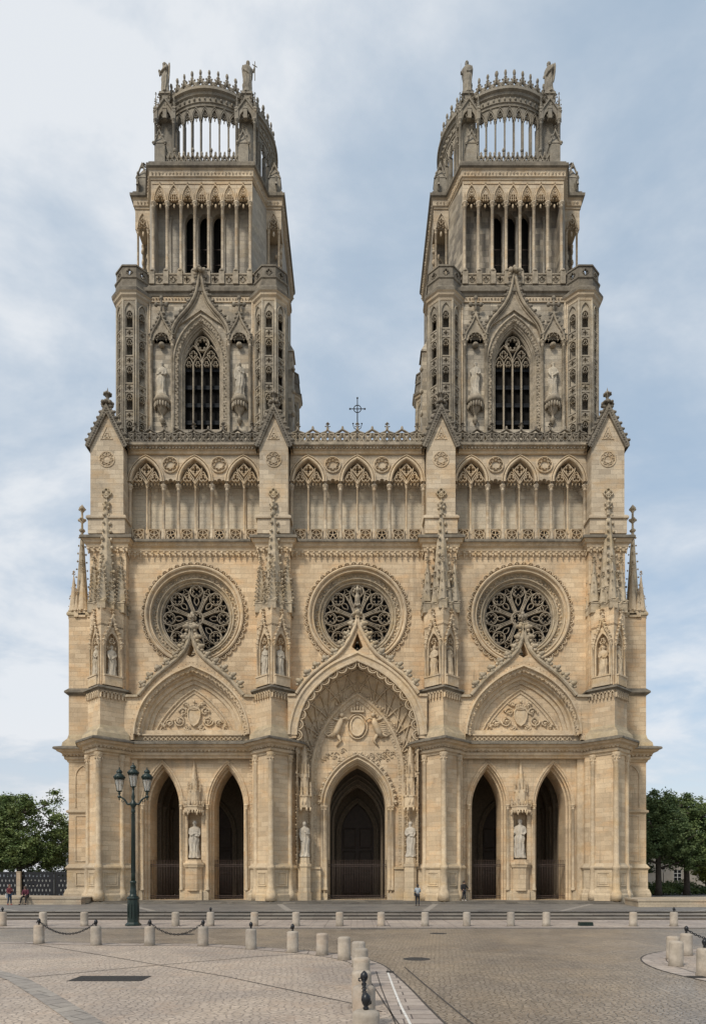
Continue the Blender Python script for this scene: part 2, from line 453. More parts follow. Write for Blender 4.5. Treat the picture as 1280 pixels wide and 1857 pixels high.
    def spire(s, u, d, r, z0, z1, n=8, crk=0.25, step=0.9, fin=0.0, a0=PI / 8):
        s.lathe(u, d, [(r, z0), (r * .06 + .03, z1)], n, smooth=False, a0=a0)
        L = z1 - z0; m = max(2, int(L / step))
        for k in range(n if n <= 4 else n // 2):
            a = a0 + 2 * PI * k / (n if n <= 4 else n // 2)
            for j in range(1, m):
                t = j / m; rr = r * (1 - t) + .05
                s.octa(u + cos(a) * (rr + crk * .4), d + sin(a) * (rr + crk * .4), z0 + L * t, crk * .55, crk * .55, crk * .6, .3)
        if fin: s.finial(u, d, z1 - fin * .1, fin)
    def gabled(s, u, d, w, z0, z1, za, dp=None):
        """small pier with gable roof on all four sides"""
        dp = dp or w
        s.cbox(u, d, w, dp, z0, z1)
        s.prism([(u - w / 2 - .04, d - dp / 2 - .04), (u + w / 2 + .04, d - dp / 2 - .04), (u + w / 2 + .04, d + dp / 2 + .04), (u - w / 2 - .04, d + dp / 2 + .04)], z1, za, 0)
    def build(s, name, mat, parent=None, recalc=True):
        me = bpy.data.meshes.new(name)
        me.from_pydata(s.v, [], s.f)
        me.polygons.foreach_set('use_smooth', s.sm)
        me.update()
        if recalc:
            b = bmesh.new(); b.from_mesh(me)
            bmesh.ops.recalc_face_normals(b, faces=b.faces)
            b.to_mesh(me); b.free()
        me.materials.append(mat)
        o = bpy.data.objects.new(name, me); C.objects.link(o)
        if parent is not None:
            o.parent = parent
            w = world_loc(parent)
            if w.length > 0: me.transform(Matrix.Translation(-w))
        return o
def world_loc(o):
    v = Vector((0, 0, 0))
    while o is not None:
        v += o.location; o = o.parent
    return v
def root(name, label, cat, loc=(0, 0, 0), group=None):
    o = bpy.data.objects.new(name, None); C.objects.link(o)
    o.location = loc; o['label'] = label; o['category'] = cat
    if group: o['group'] = group
    return o
def tag(o, label, cat, group=None):
    o['label'] = label; o['category'] = cat
    if group: o['group'] = group
    return o
def structure(o): o['kind'] = 'structure'; return o

# ================================================================== GROUND
def flat(path, z, name, mat):
    m = MB(); m.plate([(0, 0), (1, 0), (0, 1)], [], 0, 0) if False else None
    tri = tessellate_polygon([[Vector((x, y, 0)) for x, y in path]])
    m = MB(); idx = [m.P(x, -y, z) for x, y in path]
    for t in tri: m.F(*[idx[k] for k in t])
    o = m.build(name, mat, recalc=False)
    b = bmesh.new(); b.from_mesh(o.data)
    for f in b.faces:
        if f.normal.z < 0: f.normal_flip()
    b.to_mesh(o.data); b.free()
    return structure(o)

def paving(name, c1, c2, joint, bw, bh, rot, arc, rough, mortar=0.012, stain=(.5, .5, .5), warp=0.25, spec=0.4, tint=None, bumpd=0.008):
    t = NT(name)
    pos = t.node('ShaderNodeNewGeometry').outputs['Position']
    r = t.node('ShaderNodeMapping', {0: pos, 'Rotation': (0, 0, rot)}).outputs[0]
    s = t.node('ShaderNodeSeparateXYZ', {0: r})
    x, y = s.outputs[0], s.outputs[1]
    if arc:
        px = t.math('PINGPONG', t.math('ADD', x, 500 * arc), arc / 2)      # fan shaped courses, period arc
        px = t.math('SUBTRACT', px, arc / 4)
        R = arc * .62
        y = t.math('SUBTRACT', y, t.math('SQRT', t.math('SUBTRACT', R * R, t.math('MULTIPLY', px, px))))
    wn_ = t.node('ShaderNodeTexNoise', {'Vector': pos, 'Scale': 1.6, 'Detail': 3})
    ws = t.node('ShaderNodeSeparateColor', {0: wn_.outputs[1]})
    x = t.math('ADD', x, t.math('MULTIPLY', ws.outputs[0], warp * .3)); y = t.math('ADD', y, t.math('MULTIPLY', ws.outputs[1], warp * .3))
    v = t.node('ShaderNodeCombineXYZ', {0: x, 1: y}).outputs[0]
    if bw < .5:
        v = t.node('ShaderNodeCombineXYZ', {0: t.math('DIVIDE', x, bw), 1: t.math('DIVIDE', y, bh)}).outputs[0]
        v1 = t.node('ShaderNodeTexVoronoi', {'Vector': v, 'Scale': 1.0, 'Randomness': 0.85}, voronoi_dimensions='2D')
        v2 = t.node('ShaderNodeTexVoronoi', {'Vector': v, 'Scale': 1.0, 'Randomness': 0.85}, voronoi_dimensions='2D', feature='DISTANCE_TO_EDGE')
        gap = t.ramp(v2.outputs[0], .04, .14, (1, 1, 1, 1), (0, 0, 0, 1))
        pick = t.node('ShaderNodeSeparateColor', {0: v1.outputs['Color']}).outputs[0]
        base = t.mix(gap, t.mix(pick, c4(c1), c4(c2)), c4(joint))
    else:
        bk = t.node('ShaderNodeTexBrick', {'Vector': v, 'Color1': c4(c1), 'Color2': c4(c2), 'Mortar': c4(joint), 'Scale': 1.0, 'Mortar Size': mortar,
                'Mortar Smooth': 0.4, 'Bias': 0.0, 'Brick Width': bw, 'Row Height': bh}, offset=0.5, squash=0.8, squash_frequency=2)
        base, gap = bk.outputs[0], bk.outputs[1]
    big = t.ramp(t.noise(pos, 0.28, 6, 0.62, 0.6), 0.32, 0.68, (0.74, 0.74, 0.76, 1), (1.16, 1.13, 1.08, 1))
    base = t.mix(1.0, base, big, 'MULTIPLY')
    if tint:
        base = t.mix(t.math('MULTIPLY', t.ramp(t.noise(pos, 0.9, 5, 0.7), 0.52, 0.7), 0.6), base, c4(tint))
    fine = t.ramp(t.noise(pos, 5.5, 5, 0.7), 0.25, 0.8, (0.76, 0.76, 0.76, 1), (1.2, 1.2, 1.2, 1))
    base = t.mix(1.0, base, fine, 'MULTIPLY')
    t.l.new(base, t.b.inputs['Base Color'])
    rr = t.ramp(t.noise(pos, 0.5, 5, 0.6), 0.3, 0.7, (rough - .1,) * 3 + (1,), (min(1, rough + .15),) * 3 + (1,))
    t.l.new(rr, t.b.inputs['Roughness'])
    t.b.inputs['Specular IOR Level'].default_value = spec
    h = t.math('ADD', t.math('MULTIPLY', gap, -1.0), t.math('MULTIPLY', t.noise(pos, 11, 4, 0.6), 0.7))
    t.bump(h, bumpd, 0.9)
    return t.m
G_ROAD = paving('cobblestones', (.245, .205, .163), (.36, .302, .24), (.11, .09, .07), .15, .115, 0.12, 3.0, 0.38, 0.014, tint=(.28, .215, .155), spec=0.5)
G_PLAZA = paving('pale_setts', (.40, .335, .275), (.49, .415, .345), (.25, .21, .18), .17, .12, -0.10, 5.0, 0.62, 0.010, tint=(.40, .30, .225), spec=0.35)
G_SLAB = paving('granite_slabs', (.33, .28, .245), (.42, .365, .32), (.13, .11, .10), .9, .45, 0.0, 0, 0.6, 0.02, warp=0, tint=(.36, .29, .24))
G_SLABD = paving('grey_slabs', (.26, .235, .21), (.33, .30, .265), (.10, .09, .08), .9, .5, -0.9, 0, 0.6, 0.015, warp=0)
G_TERR = paving('terrace_slabs', (.155, .145, .135), (.20, .19, .175), (.11, .10, .09), 1.2, .8, 0.7, 0, 0.6, 0.02, warp=0, tint=(.22, .20, .18))
G_TREAD = paving('tread_slabs', (.19, .17, .15), (.25, .23, .20), (.12, .11, .1), 1.4, 3.0, 0.0, 0, 0.6, 0.02, warp=0)
G_FAR = paving('gravel_ground', (.16, .15, .12), (.20, .185, .15), (.12, .11, .09), 2, 2, 0.3, 0, 0.9, 0.02)
G_STEP = stone('step_stone', (.15, .135, .115), (.24, .215, .18), (.20, .17, .13), (.06, .055, .05), 0.75, 0.3, bw=1.4, bh=.15, ledge=0.0)  # dark tone puts the riser shadow into the colour, treads are paler
G_WALL = stone('low_wall_stone', (.42, .35, .26), (.50, .42, .31), (.52, .36, .24), (.15, .13, .11), 0.45, 0.3, bw=1.1, bh=.6)
G_BOLL = stone('bollard_stone', (.36, .315, .26), (.46, .405, .34), (.46, .34, .24), (.17, .145, .12), 0.6, 0.3, blocks=False, ledge=0.2)

flat([(-1500, -60), (1500, -60), (1500, 2500), (-1500, 2500)], -0.03, 'ground', G_FAR)
flat([(-90, -12), (90, -12), (90, 36.8), (-90, 36.8)], 0.0, 'road', G_ROAD)
EDGE = [(-90, 29.8), (-13.2, 29.35), (-10.6, 28.75), (-8.4, 28.6), (-6.2, 28.4), (-4.0, 27.3), (-2.2, 26.1), (-.95, 25.0), (.1, 23.6), (.75, 21.8), (1.05, 19.5), (1.3, 17), (1.5, 14.5), (1.75, 12), (2.2, 9), (3, 5), (4.5, -12)]
EDGE = [(EDGE[0])] + spline(EDGE[1:], 5)
inner = offset_path(EDGE, -0.85)
flat(EDGE + [(-90, -12)], 0.004, 'plaza', G_PLAZA)
flat(EDGE + list(reversed(inner)), 0.008, 'kerb_band', G_SLAB)
ISL = [(90, 27.4), (15, 26.9), (12.4, 26.2), (10.8, 25.1), (9.6, 23.3), (9.05, 20.9), (9.25, 18.6), (10.1, 15), (12, 10), (17, -12)]
ISL = [ISL[0]] + spline(ISL[1:], 6)
flat(ISL + [(90, -12)], 0.004, 'island_paving', G_PLAZA)
flat(ISL + list(reversed(offset_path(ISL, 0.75))), 0.008, 'island_kerb', G_SLAB)
def ribbon(P, w, z, name, mat):
    return flat(offset_path(P, w / 2) + list(reversed(offset_path(P, -w / 2))), z, name, mat)
M_JOINT = plain('dark_joint', (.06, .052, .045), 0.8)
M_WHITE = plain('worn_white_paint', (.62, .60, .56), 0.6, 0, 0.25, 9)
M_PATCH = plain('dark_grating', (.035, .032, .03), 0.75, 0, 0.4, 20)
ribbon(offset_path(EDGE, 0.03), 0.05, 0.012, 'kerb_joint', M_JOINT)
ribbon(offset_path(EDGE, -0.85), 0.035, 0.012, 'kerb_joint', M_JOINT)
ribbon(offset_path(ISL, -0.03), 0.05, 0.012, 'kerb_joint', M_JOINT)
ribbon(offset_path(ISL, 0.75), 0.035, 0.012, 'kerb_joint', M_JOINT)
ribbon([(-9.6, 18.5), (-6.2, 21.7), (-3.24, 24.1), (-1.7, 24.9)], 0.045, 0.012, 'paving_joint', M_JOINT)
ribbon([(-14, 29), (-8.6, 23.97), (-3.57, 19.1), (-.13, 15.15), (.5, 14.2)], 0.045, 0.012, 'paving_joint', M_JOINT)
ribbon([(-15, 23.8), (-11.5, 21.0), (-9.25, 18.75), (-7.2, 16.0), (-4.75, 12.6), (-3, 9)], 0.5, 0.016, 'slab_band', G_SLABD)
ribbon([(.88, 19.9), (.90, 17), (.93, 14.8), (1.0, 12.8)], 0.055, 0.016, 'paint_streak', M_WHITE)
ribbon([(.55, 20.2), (.6, 17), (.72, 13), (.9, 9)], 0.03, 0.012, 'paving_joint', M_JOINT)
ribbon([(1.45, 21.2), (1.75, 17.6), (2.1, 13.8), (2.5, 10)], 0.04, 0.012, 'paving_joint', M_JOINT)

# far pavement with its kerb, three steps up to the terrace, three up to the porch
m = MB(); m.box(-90, 90, -45.5, -36.95, -.5, .035); structure(m.build('pavement', G_SLAB))
m = MB(); m.box(-90, 90, -36.95, -36.75, -.5, .05); structure(m.build('kerb', plain('dark_kerb', (.15, .135, .12), .7)))
m = MB()
m.box(-90, 90, -60, -43.84, -.4, .11); m.box(-90, 90, -60, -45.14, .1601, .25); m.box(-90, 90, -60, -46.54, .3001, .40)
structure(m.build('terrace_steps', G_STEP))
m = MB(); m.box(-90, 90, -45.2, -43.76, .1101, .16); m.box(-90, 90, -46.6, -45.06, .2501, .30); structure(m.build('step_treads', G_TREAD))
m = MB(); m.box(-90, 90, -110, -46.46, .4001, .45); structure(m.build('terrace', G_TERR))
m = MB()
for x in range(-5, 6):
    if x % 2 == 0: continue
    a, b = (x * 4.6, 46.6), (x * 6.6, 58.3)
    m2 = [(a[0] - .25, a[1]), (a[0] + .25, a[1]), (b[0] + .25, b[1]), (b[0] - .25, b[1])]
    i = [m.P(p[0], -p[1], .456) for p in m2]; m.F(*i)
structure(m.build('terrace_bands', plain('pale_band', (.27, .245, .215), .7)))
m = MB()
m.box(-22.9, 22.9, -76, -58.1, .4501, .517); m.box(-22.7, 22.7, -76, -58.75, .5171, .584); m.box(-22.5, 22.5, -76, -59.2, .5841, .65)
m.box(-28.5, 28.5, -95, -62.2, .4501, .62)
structure(m.build('porch_steps', G_STEP))

def grime(mat, h, col, amt=.7):
    n, l = mat.node_tree.nodes, mat.node_tree.links
    b = n['Principled BSDF']; src = b.inputs['Base Color'].links[0].from_socket
    tcn = n.new('ShaderNodeTexCoord'); sp = n.new('ShaderNodeSeparateXYZ'); l.new(tcn.outputs['Object'], sp.inputs[0])
    no = n.new('ShaderNodeTexNoise'); no.inputs['Scale'].default_value = 5; no.inputs['Detail'].default_value = 5; l.new(n.new('ShaderNodeNewGeometry').outputs['Position'], no.inputs[0])
    a = n.new('ShaderNodeMath'); a.operation = 'MULTIPLY_ADD'; l.new(no.outputs[0], a.inputs[0]); a.inputs[1].default_value = -h * 1.6; l.new(sp.outputs[2], a.inputs[2])
    r = n.new('ShaderNodeMapRange'); l.new(a.outputs[0], r.inputs[0]); r.inputs[1].default_value = -h * .8; r.inputs[2].default_value = h * .25; r.inputs[3].default_value = amt; r.inputs[4].default_value = 0
    m = n.new('ShaderNodeMix'); m.data_type = 'RGBA'; l.new(r.outputs[0], m.inputs[0]); l.new(src, m.inputs[6]); m.inputs[7].default_value = c4(col); l.new(m.outputs[2], b.inputs['Base Color'])
grime(G_BOLL, .22, (.13, .105, .08))
def low_wall(name, label, pts, h):
    m = MB()
    m.prism([(x, -y) for x, y in pts], .45, .45 + h - .13)
    w = m.build(name, G_WALL); tag(w, label, 'low wall')
    m = MB()
    q = offset_path([(x, -y) for x, y in pts], .06, True)
    m.prism(q, .45 + h - .13, .45 + h)
    m.build('coping', G_WALL, w)
low_wall('low_wall', 'low stone bench wall with coping left of the cathedral where two people rest', [(-22.9, 57.2), (-22.9, 61.0), (-40, 66), (-75, 66), (-75, 57.2)], .60)
low_wall('low_wall', 'low stone bench wall of tan blocks right of the cathedral steps', [(21.4, 52.6), (75, 52.6), (75, 60), (27, 60), (22.4, 57.8)], .56)

# ------------------------------------------------------------------ bollards
def bollard_proto():
    m = MB(); m.lathe(0, 0, [(.235, 0), (.23, .03), (.215, .06), (.21, .70), (.205, .745), (.16, .775), (.0, .79)], 20)
    return m.build('bollard', G_BOLL)
def knob(parent, z=.785):
    k = MB(); k.lathe(0, 0, [(.035, 0), (.05, .03), (.03, .05), (.055, .09), (.075, .15), (.065, .21), (.03, .25), (0, .27)], 10)
    k.tube([(0, .06, .13), (0, .1, .12), (0, .1, .08), (0, .06, .07)], .014, 5)
    o = k.build('finial', M_BLACK); o.parent = parent; o.location = (0, 0, z); return o
bp = bollard_proto(); first = True
def bollard(x, y, label, group, kn=False, z=0.0, s=1.0):
    global first
    o = bp if first else bp.copy()
    if not first: C.objects.link(o)
    first = False
    o.location = (x, y, z); o.scale = (1, 1, s); o.rotation_euler = (random.uniform(-.012, .012), random.uniform(-.012, .012), random.uniform(0, 6))
    tag(o, label, 'bollard', group)
    if kn: knob(o)
    return o
ORD = ['first', 'second', 'third', 'fourth', 'fifth', 'sixth', 'seventh', 'eighth', 'ninth', 'tenth', 'eleventh', 'twelfth', 'thirteenth', 'fourteenth', 'fifteenth']
far = [5, 79, 153.5, 319, 382, 461.5, 537, 616, 691, 770.5, 846, 926, 990, 1147.5, 1221]
for i, x in enumerate(far):
    k = x in (5, 382, 1221)
    bollard((x - 648) * 38.25 / 1250, 38.25, 'pale bollard%s in the row before the terrace steps, %s from the left' % (' with black knob' if k else '', ORD[i]), 'bollards along the far pavement', k, .035)
arc = [(-13.24, 28.7, 1), (-10.6, 28.0, 1), (-8.4, 27.9, 1), (-6.2, 27.75, 1), (-4.08, 26.5, 1), (-2.38, 25.4, 1), (-1.25, 24.45, 0), (-.44, 23.05, 0)]
lab = ['leftmost of the bollards round the pale plaza, black knob holding a chain end', 'pale bollard with black knob at the right end of the left chain', 'mottled bollard with black knob where the chain beside the lamp begins',
       'pale bollard with black knob where the chain right of the lamp ends', 'brown stained bollard with black knob standing alone on the plaza edge', 'pale bollard with black knob, last one with a knob before the bend',
       'smooth pale bollard without knob where the plaza edge starts to bend', 'pitted brownish bollard without knob just left of the close column of bollards']
for (x, y, k), l in zip(arc, lab): bollard(x, y, l, 'bollards round the plaza edge', bool(k))
col = [(.035, 21.4), (.09, 19.4), (.1, 17.2), (.094, 14.75), (.115, 12.75), (.13, 10.4)]
lab = ['farthest bollard of the close column at centre bottom', 'second farthest bollard of the close column at centre bottom', 'third farthest bollard of the close column at centre bottom, half hidden by the next',
       'bollard third from the front in the close column at centre bottom', 'bollard second from the front in the close column, black knob and chain', 'nearest bollard of all, top cut by the bottom edge of the photo, black knob']
for i, ((x, y), l) in enumerate(zip(col, lab)): bollard(x, y, l, 'bollards round the plaza edge', i >= 4)
isl = [(9.92, 21.5, 0), (10.65, 23.3, 0), (11.62, 24.4, 1), (9.75, 19.4, 1), (14.1, 24.9, 1)]
lab = ['wide pale bollard without knob on the corner of the right hand island', 'bollard without knob hidden behind the corner bollard of the right hand island', 'bollard with black knob and chain at the back of the right hand island',
       'large mottled bollard with black knob at the right edge of the photo', 'bollard beyond the right edge where the island chain ends']
for (x, y, k), l in zip(isl, lab): bollard(x, y, l, 'bollards on the right hand island', bool(k))
def chain(a, b, sag, label):
    m = MB(); va, vb = Vector(a), Vector(b); L = (vb - va).length; n = int(L * 1.06 / .085)
    P = [va.lerp(vb, i / n) - Vector((0, 0, sag * 4 * (i / n) * (1 - i / n))) for i in range(n + 1)]
    for i in range(n):
        c = (P[i] + P[i + 1]) / 2; t = (P[i + 1] - P[i]).normalized()
        sd_ = Vector((0, 0, 1)).cross(t).normalized() if i % 2 else t.cross(Vector((0, 0, 1)).cross(t).normalized())
        ring = []
        for k in range(8):
            an = 2 * PI * k / 8; q = c + t * (.066 * cos(an)) + sd_ * (.034 * sin(an)); ring.append((q.x, -q.y, q.z))
        m.tube(ring, .013, 4, closed=True)
    tag(m.build('chain', M_BLACK), label, 'chain', 'chains between bollards')
chain((-13.24, 28.7, .93), (-10.6, 28.0, .93), .50, 'black iron chain sagging between the two leftmost plaza bollards')
chain((-8.4, 27.9, .93), (-6.2, 27.75, .93), .48, 'black iron chain sagging between two bollards right of the lamp post')
chain((.115, 12.75, .93), (.13, 10.4, .93), .22, 'black chain seen end on between the two nearest bollards')
chain((11.62, 24.4, .93), (14.1, 24.9, .93), .4, 'black chain running off the right edge from the island bollard')

# ------------------------------------------------------------------ small things on the ground
def disc(x, y, r, z, name, label):
    m = MB(); m.lathe(x, -y, [(r, z), (r - .01, z + .006), (r * .82, z + .006), (r * .8, z + .003), (0, z + .003)], 28, caps=False)
    for k in range(-3, 4): m.box(x + k * r * .2 - .012, x + k * r * .2 + .012, -y - r * .5, -y + r * .5, z + .003, z + .008)
    tag(m.build(name, M_PATCH), label, 'manhole cover')
disc(2.0, 23.3, .46, .002, 'manhole_cover', 'round iron manhole cover in the cobbled road beside the close bollards')
disc(3.95, 33.7, .42, .002, 'manhole_cover', 'small round manhole cover farther up the cobbled road')
disc(-8.2, 33.2, .40, .002, 'manhole_cover', 'round manhole cover in the cobbles behind the plaza chain')
def grating(x0, x1, y0, y1, z, label, n=14):
    m = MB(); w = .04
    m.box(x0, x1, -y1, -y0, z, z + .006)
    for k in range(n):
        a = x0 + (x1 - x0) * (k + .25) / n; m.box(a, a + (x1 - x0) / n * .5, -y1 + w, -y0 - w, z + .0062, z + .012)
    tag(m.build('grating', M_PATCH), label, 'grating')
grating(-7.72, -5.75, 18.35, 19.3, .006, 'long dark metal grating let into the pale plaza paving at lower left', 26)
grating(.84, 1.06, 19.9, 20.3, .010, 'tiny dark drain grid at the head of the white paint streak')
grating(-.35, 1.5, 36.3, 36.6, .002, 'long narrow gutter grating at the far kerb before the door')
grating(9.15, 9.6, 18.9, 19.25, .010, 'small dark gully grid on the right hand island kerb')
m = MB(); m.prism([(12.35, -38.7), (13.1, -38.7), (13.1, -38.3), (12.35, -38.3)], .035, .24, .96)
for k in range(6): m.box(12.42 + k * .11, 12.49 + k * .11, -38.31, -38.285, .07, .2)
tag(m.build('pavement_box', M_GREEN), 'low dark green metal box on the far pavement, right of centre', 'box')  # plain low metal box without any lamp

# ------------------------------------------------------------------ lamp post
def lantern(x, z, s=1.0):
    f = MB()
    f.lathe(x, 0, [(.05, z - .18), (.10, z - .1), (.05, z - .06), (.15, z), (.17, z + .04)], 8)
    for k in range(6):
        a = PI / 6 + k * PI / 3
        f.tube([(x + .15 * cos(a), .15 * sin(a), z), (x + .28 * cos(a), .28 * sin(a), z + .68)], .017, 4)
    f.lathe(x, 0, [(.31, z + .66), (.33, z + .70), (.31, z + .74)], 6, smooth=False, a0=PI / 6)
    fr = f.build('lantern', M_GREEN, lamp)
    g = MB(); g.lathe(x, 0, [(.14, z + .02), (.265, z + .67)], 6, smooth=False, a0=PI / 6, caps=False); g.build('pane', M_LGLASS, fr)
    r = MB(); r.lathe(x, 0, [(.33, z + .72), (.36, z + .76), (.30, z + .90), (.17, z + 1.0), (.15, z + 1.04), (.20, z + 1.07), (.20, z + 1.10), (.13, z + 1.2), (.05, z + 1.24), (.03, z + 1.28), (.05, z + 1.32), (0, z + 1.38)], 12)
    for k in range(12):
        a = k * PI / 6; r.octa(x + .345 * cos(a), .345 * sin(a), z + .80, .04, .04, .07)
    r.build('lantern_roof', M_GREEN, fr)
t = NT('lantern_glass'); t.b.inputs['Base Color'].default_value = (.75, .8, .8, 1); t.b.inputs['Alpha'].default_value = .22; t.b.inputs['Roughness'].default_value = .15; M_LGLASS = t.m
lamp = root('street_lamp', 'tall dark green street lamp with three glass lanterns on curled arms', 'street lamp')
m = MB(); m.lathe(0, 0, [(.50, 0), (.50, .08), (.44, .12), (.36, .2)], 8, smooth=False, a0=PI / 8)
m.lathe(0, 0, [(.36, .2), (.345, 1.45), (.36, 1.47), (.40, 1.5), (.40, 1.56), (.33, 1.62)], 8, smooth=False, a0=PI / 8)
m.lathe(0, 0, [(.33, 1.62), (.24, 1.68), (.20, 1.8), (.22, 1.9), (.18, 2.0), (.165, 2.35), (.2, 2.4), (.2, 2.46), (.14, 2.52)], 16)
for k in range(8):
    a = k * PI / 4; m.octa(.36 * cos(a), .36 * sin(a), .85, .03, .03, .5)
m.build('base', M_GREEN, lamp)
m = MB(); m.lathe(0, 0, [(.14, 2.5), (.125, 2.9), (.12, 3.3), (.095, 6.3), (.13, 6.35), (.13, 6.42), (.10, 6.5), (.12, 6.62), (.2, 6.75), (.2, 6.82), (.12, 6.95), (.08, 7.05), (.12, 7.2), (.08, 7.35), (.06, 7.7)], 14)
for k in range(10):
    a = k * PI / 5; m.tube([(.13 * cos(a), .13 * sin(a), 2.95), (.105 * cos(a), .105 * sin(a), 6.25)], .012, 4)
m.build('post', M_GREEN, lamp)
for s_ in (-1, 1):
    m = MB(); P = spline([(.1, 6.85), (.35, 6.8), (.55, 7.05), (.82, 7.2), (.88, 7.22)], 5)
    m.tube([(s_ * a, 0, b) for a, b in P], [.07 - .03 * i / len(P) for i in range(len(P))], 7)
    m.tube([(s_ * a, 0, b) for a, b in spline([(.55, 7.05), (.62, 6.92), (.72, 6.95), (.7, 7.05)], 4)], .025, 5)
    m.lathe(s_ * .88, 0, [(.0, 7.0), (.05, 7.04), (.03, 7.1), (.12, 7.18), (.12, 7.24), (.04, 7.3), (.05, 7.42)], 8)
    m.build('arm', M_GREEN, lamp)
lantern(0, 7.75); lantern(-.88, 7.5); lantern(.88, 7.5)
lamp.location = (-12.52, 38.55, .035); lamp.scale = (.88, .88, 1)

# ------------------------------------------------------------------ trees, hedge, fence, house behind
def leafmat(name, a, b):
    t = NT(name)
    pos = t.node('ShaderNodeNewGeometry').outputs['Position']
    n = t.math('ADD', t.math('MULTIPLY', t.noise(pos, 0.9, 2), .5), t.math('MULTIPLY', t.noise(pos, 9, 2), .5))
    t.l.new(t.ramp(n, 0.40, 0.60, c4(a), c4(b)), t.b.inputs['Base Color'])
    t.b.inputs['Roughness'].default_value = 0.55
    t.b.inputs['Specular IOR Level'].default_value = 0.3
    return t.m
L1 = leafmat('leaves_green', (.06, .105, .034), (.19, .24, .085))
L2 = leafmat('leaves_dark', (.05, .09, .032), (.16, .205, .08))
L3 = leafmat('leaves_yellow', (.16, .19, .03), (.26, .27, .05))
BARK = plain('bark', (.07, .055, .042), .9, 0, .4, 5, .03)
def tree(name, label, x, y, h, rad, zb, seed, mat, group, n=420, per=70, leaf=.135, z0=.45, rx=1.0):
    rnd = random.Random(seed)
    t = root(name, label, 'tree', (x, y, z0), group)
    m = MB(x, y)
    tr = h * .022 + .08
    top = (rnd.uniform(-.4, .4), rnd.uniform(-.4, .4), h * .8)
    m.tube([(0, 0, z0), (.05, 0, z0 + zb * .6), (top[0] * .3, top[1] * .3, z0 + h * .4), (top[0], top[1], z0 + h * .85)], [tr * 1.4, tr, tr * .75, .04], 9)
    cz = z0 + (h + zb) / 2; rz = (h - zb) / 2
    tips = []
    for k in range(11):
        a = k * 2.4 + rnd.random(); f = .25 + .55 * k / 11
        b0 = Vector((top[0] * f, top[1] * f, z0 + h * f))
        L = rad * (.75 + .25 * rnd.random()) * sqrt(max(.15, 1 - ((f - .45) / .6) ** 2))
        b2 = b0 + Vector((cos(a) * L, sin(a) * L, L * .35 + .4)); b1 = b0.lerp(b2, .5) + Vector((0, 0, -.2 * L * .3))
        m.tube([tuple(b0), tuple(b1), tuple(b2)], [tr * .45, tr * .28, .03], 6); tips.append(b2)
        for q in range(3):
            c0 = b0.lerp(b2, .45 + .2 * q); c1 = c0 + Vector((rnd.uniform(-1, 1), rnd.uniform(-1, 1), rnd.uniform(.1, 1))) * L * .4
            m.tube([tuple(c0), tuple(c1)], [tr * .18, .02], 5); tips.append(c1)
    m.build('trunk', BARK, t)
    c = MB(x, y)
    lobes = []
    for k in range(20):
        a = rnd.uniform(0, 2 * PI); el = rnd.uniform(-1.0, 1.3); q = .62
        lobes.append((Vector((cos(a) * cos(el) * rad * q * rx, sin(a) * cos(el) * rad * q, sin(el) * rz * q)), rnd.uniform(.26, .42)))
    for k in range(n):
        lo, lr = lobes[k % len(lobes)]
        a = rnd.uniform(0, 2 * PI); s_ = rnd.uniform(-1, 1); q = rnd.random() ** .45
        cc = lo + Vector((cos(a) * sqrt(1 - s_ * s_) * rad * rx, sin(a) * sqrt(1 - s_ * s_) * rad, s_ * rz)) * lr * q
        if k % 9 == 0:
            tp = tips[rnd.randrange(len(tips))]; cc = Vector((tp.x, tp.y, tp.z - cz))
        cr_ = rnd.uniform(.35, .75)
        for j in range(per):
            w = Vector((rnd.gauss(0, 1), rnd.gauss(0, 1), rnd.gauss(0, .6))) * cr_ * .55
            p = Vector((cc.x + w.x, cc.y + w.y, cz + cc.z + w.z))
            if p.z < z0 + zb * .9: continue
            d1 = Vector((rnd.gauss(0, 1), rnd.gauss(0, 1), rnd.gauss(0, .5))).normalized() * leaf * rnd.uniform(.7, 1.3)
            d2 = d1.cross(Vector((rnd.gauss(0, 1), rnd.gauss(0, 1), rnd.gauss(0, 1)))).normalized() * leaf * .6
            i = [c.P(*(p + v)) for v in (-d1, d2, d1, -d2)]
            c.F(*i)
    c.build('crown', mat, t, recalc=False)
    return t
tree('chestnut_tree', 'large leafy green tree at the left edge behind the low wall', -37.2, 76, 12.2, 6.0, 1.3, 3, L1, 'trees left of the cathedral', 620)
tree('chestnut_tree', 'lower green tree squeezed between the big left tree and the cathedral', -33.2, 84, 9.4, 4.8, 1.0, 5, L2, 'trees left of the cathedral', 420)
tree('chestnut_tree', 'tree at the far left whose crown is cut by the photo edge', -43.5, 82, 12.2, 5.2, 1.3, 11, L1, 'trees left of the cathedral', 420)
tree('chestnut_tree', 'dark leafy tree touching the right side of the cathedral', 36.6, 84, 13.0, 5.2, 1.8, 8, L2, 'trees right of the cathedral', 620)
tree('chestnut_tree', 'tall green tree second from the cathedral on the right', 41.0, 86, 12.9, 5.2, 1.8, 21, L1, 'trees right of the cathedral', 620)
tree('chestnut_tree', 'tree at the right edge, crown cut by the photo edge', 46.6, 84, 12.7, 5.4, 1.8, 31, L2, 'trees right of the cathedral', 560)
tree('young_tree', 'small yellow green tree in front of the pale house windows', 46.5, 92, 4.3, 1.7, 1.4, 41, L3, None, 90, 40, .14)
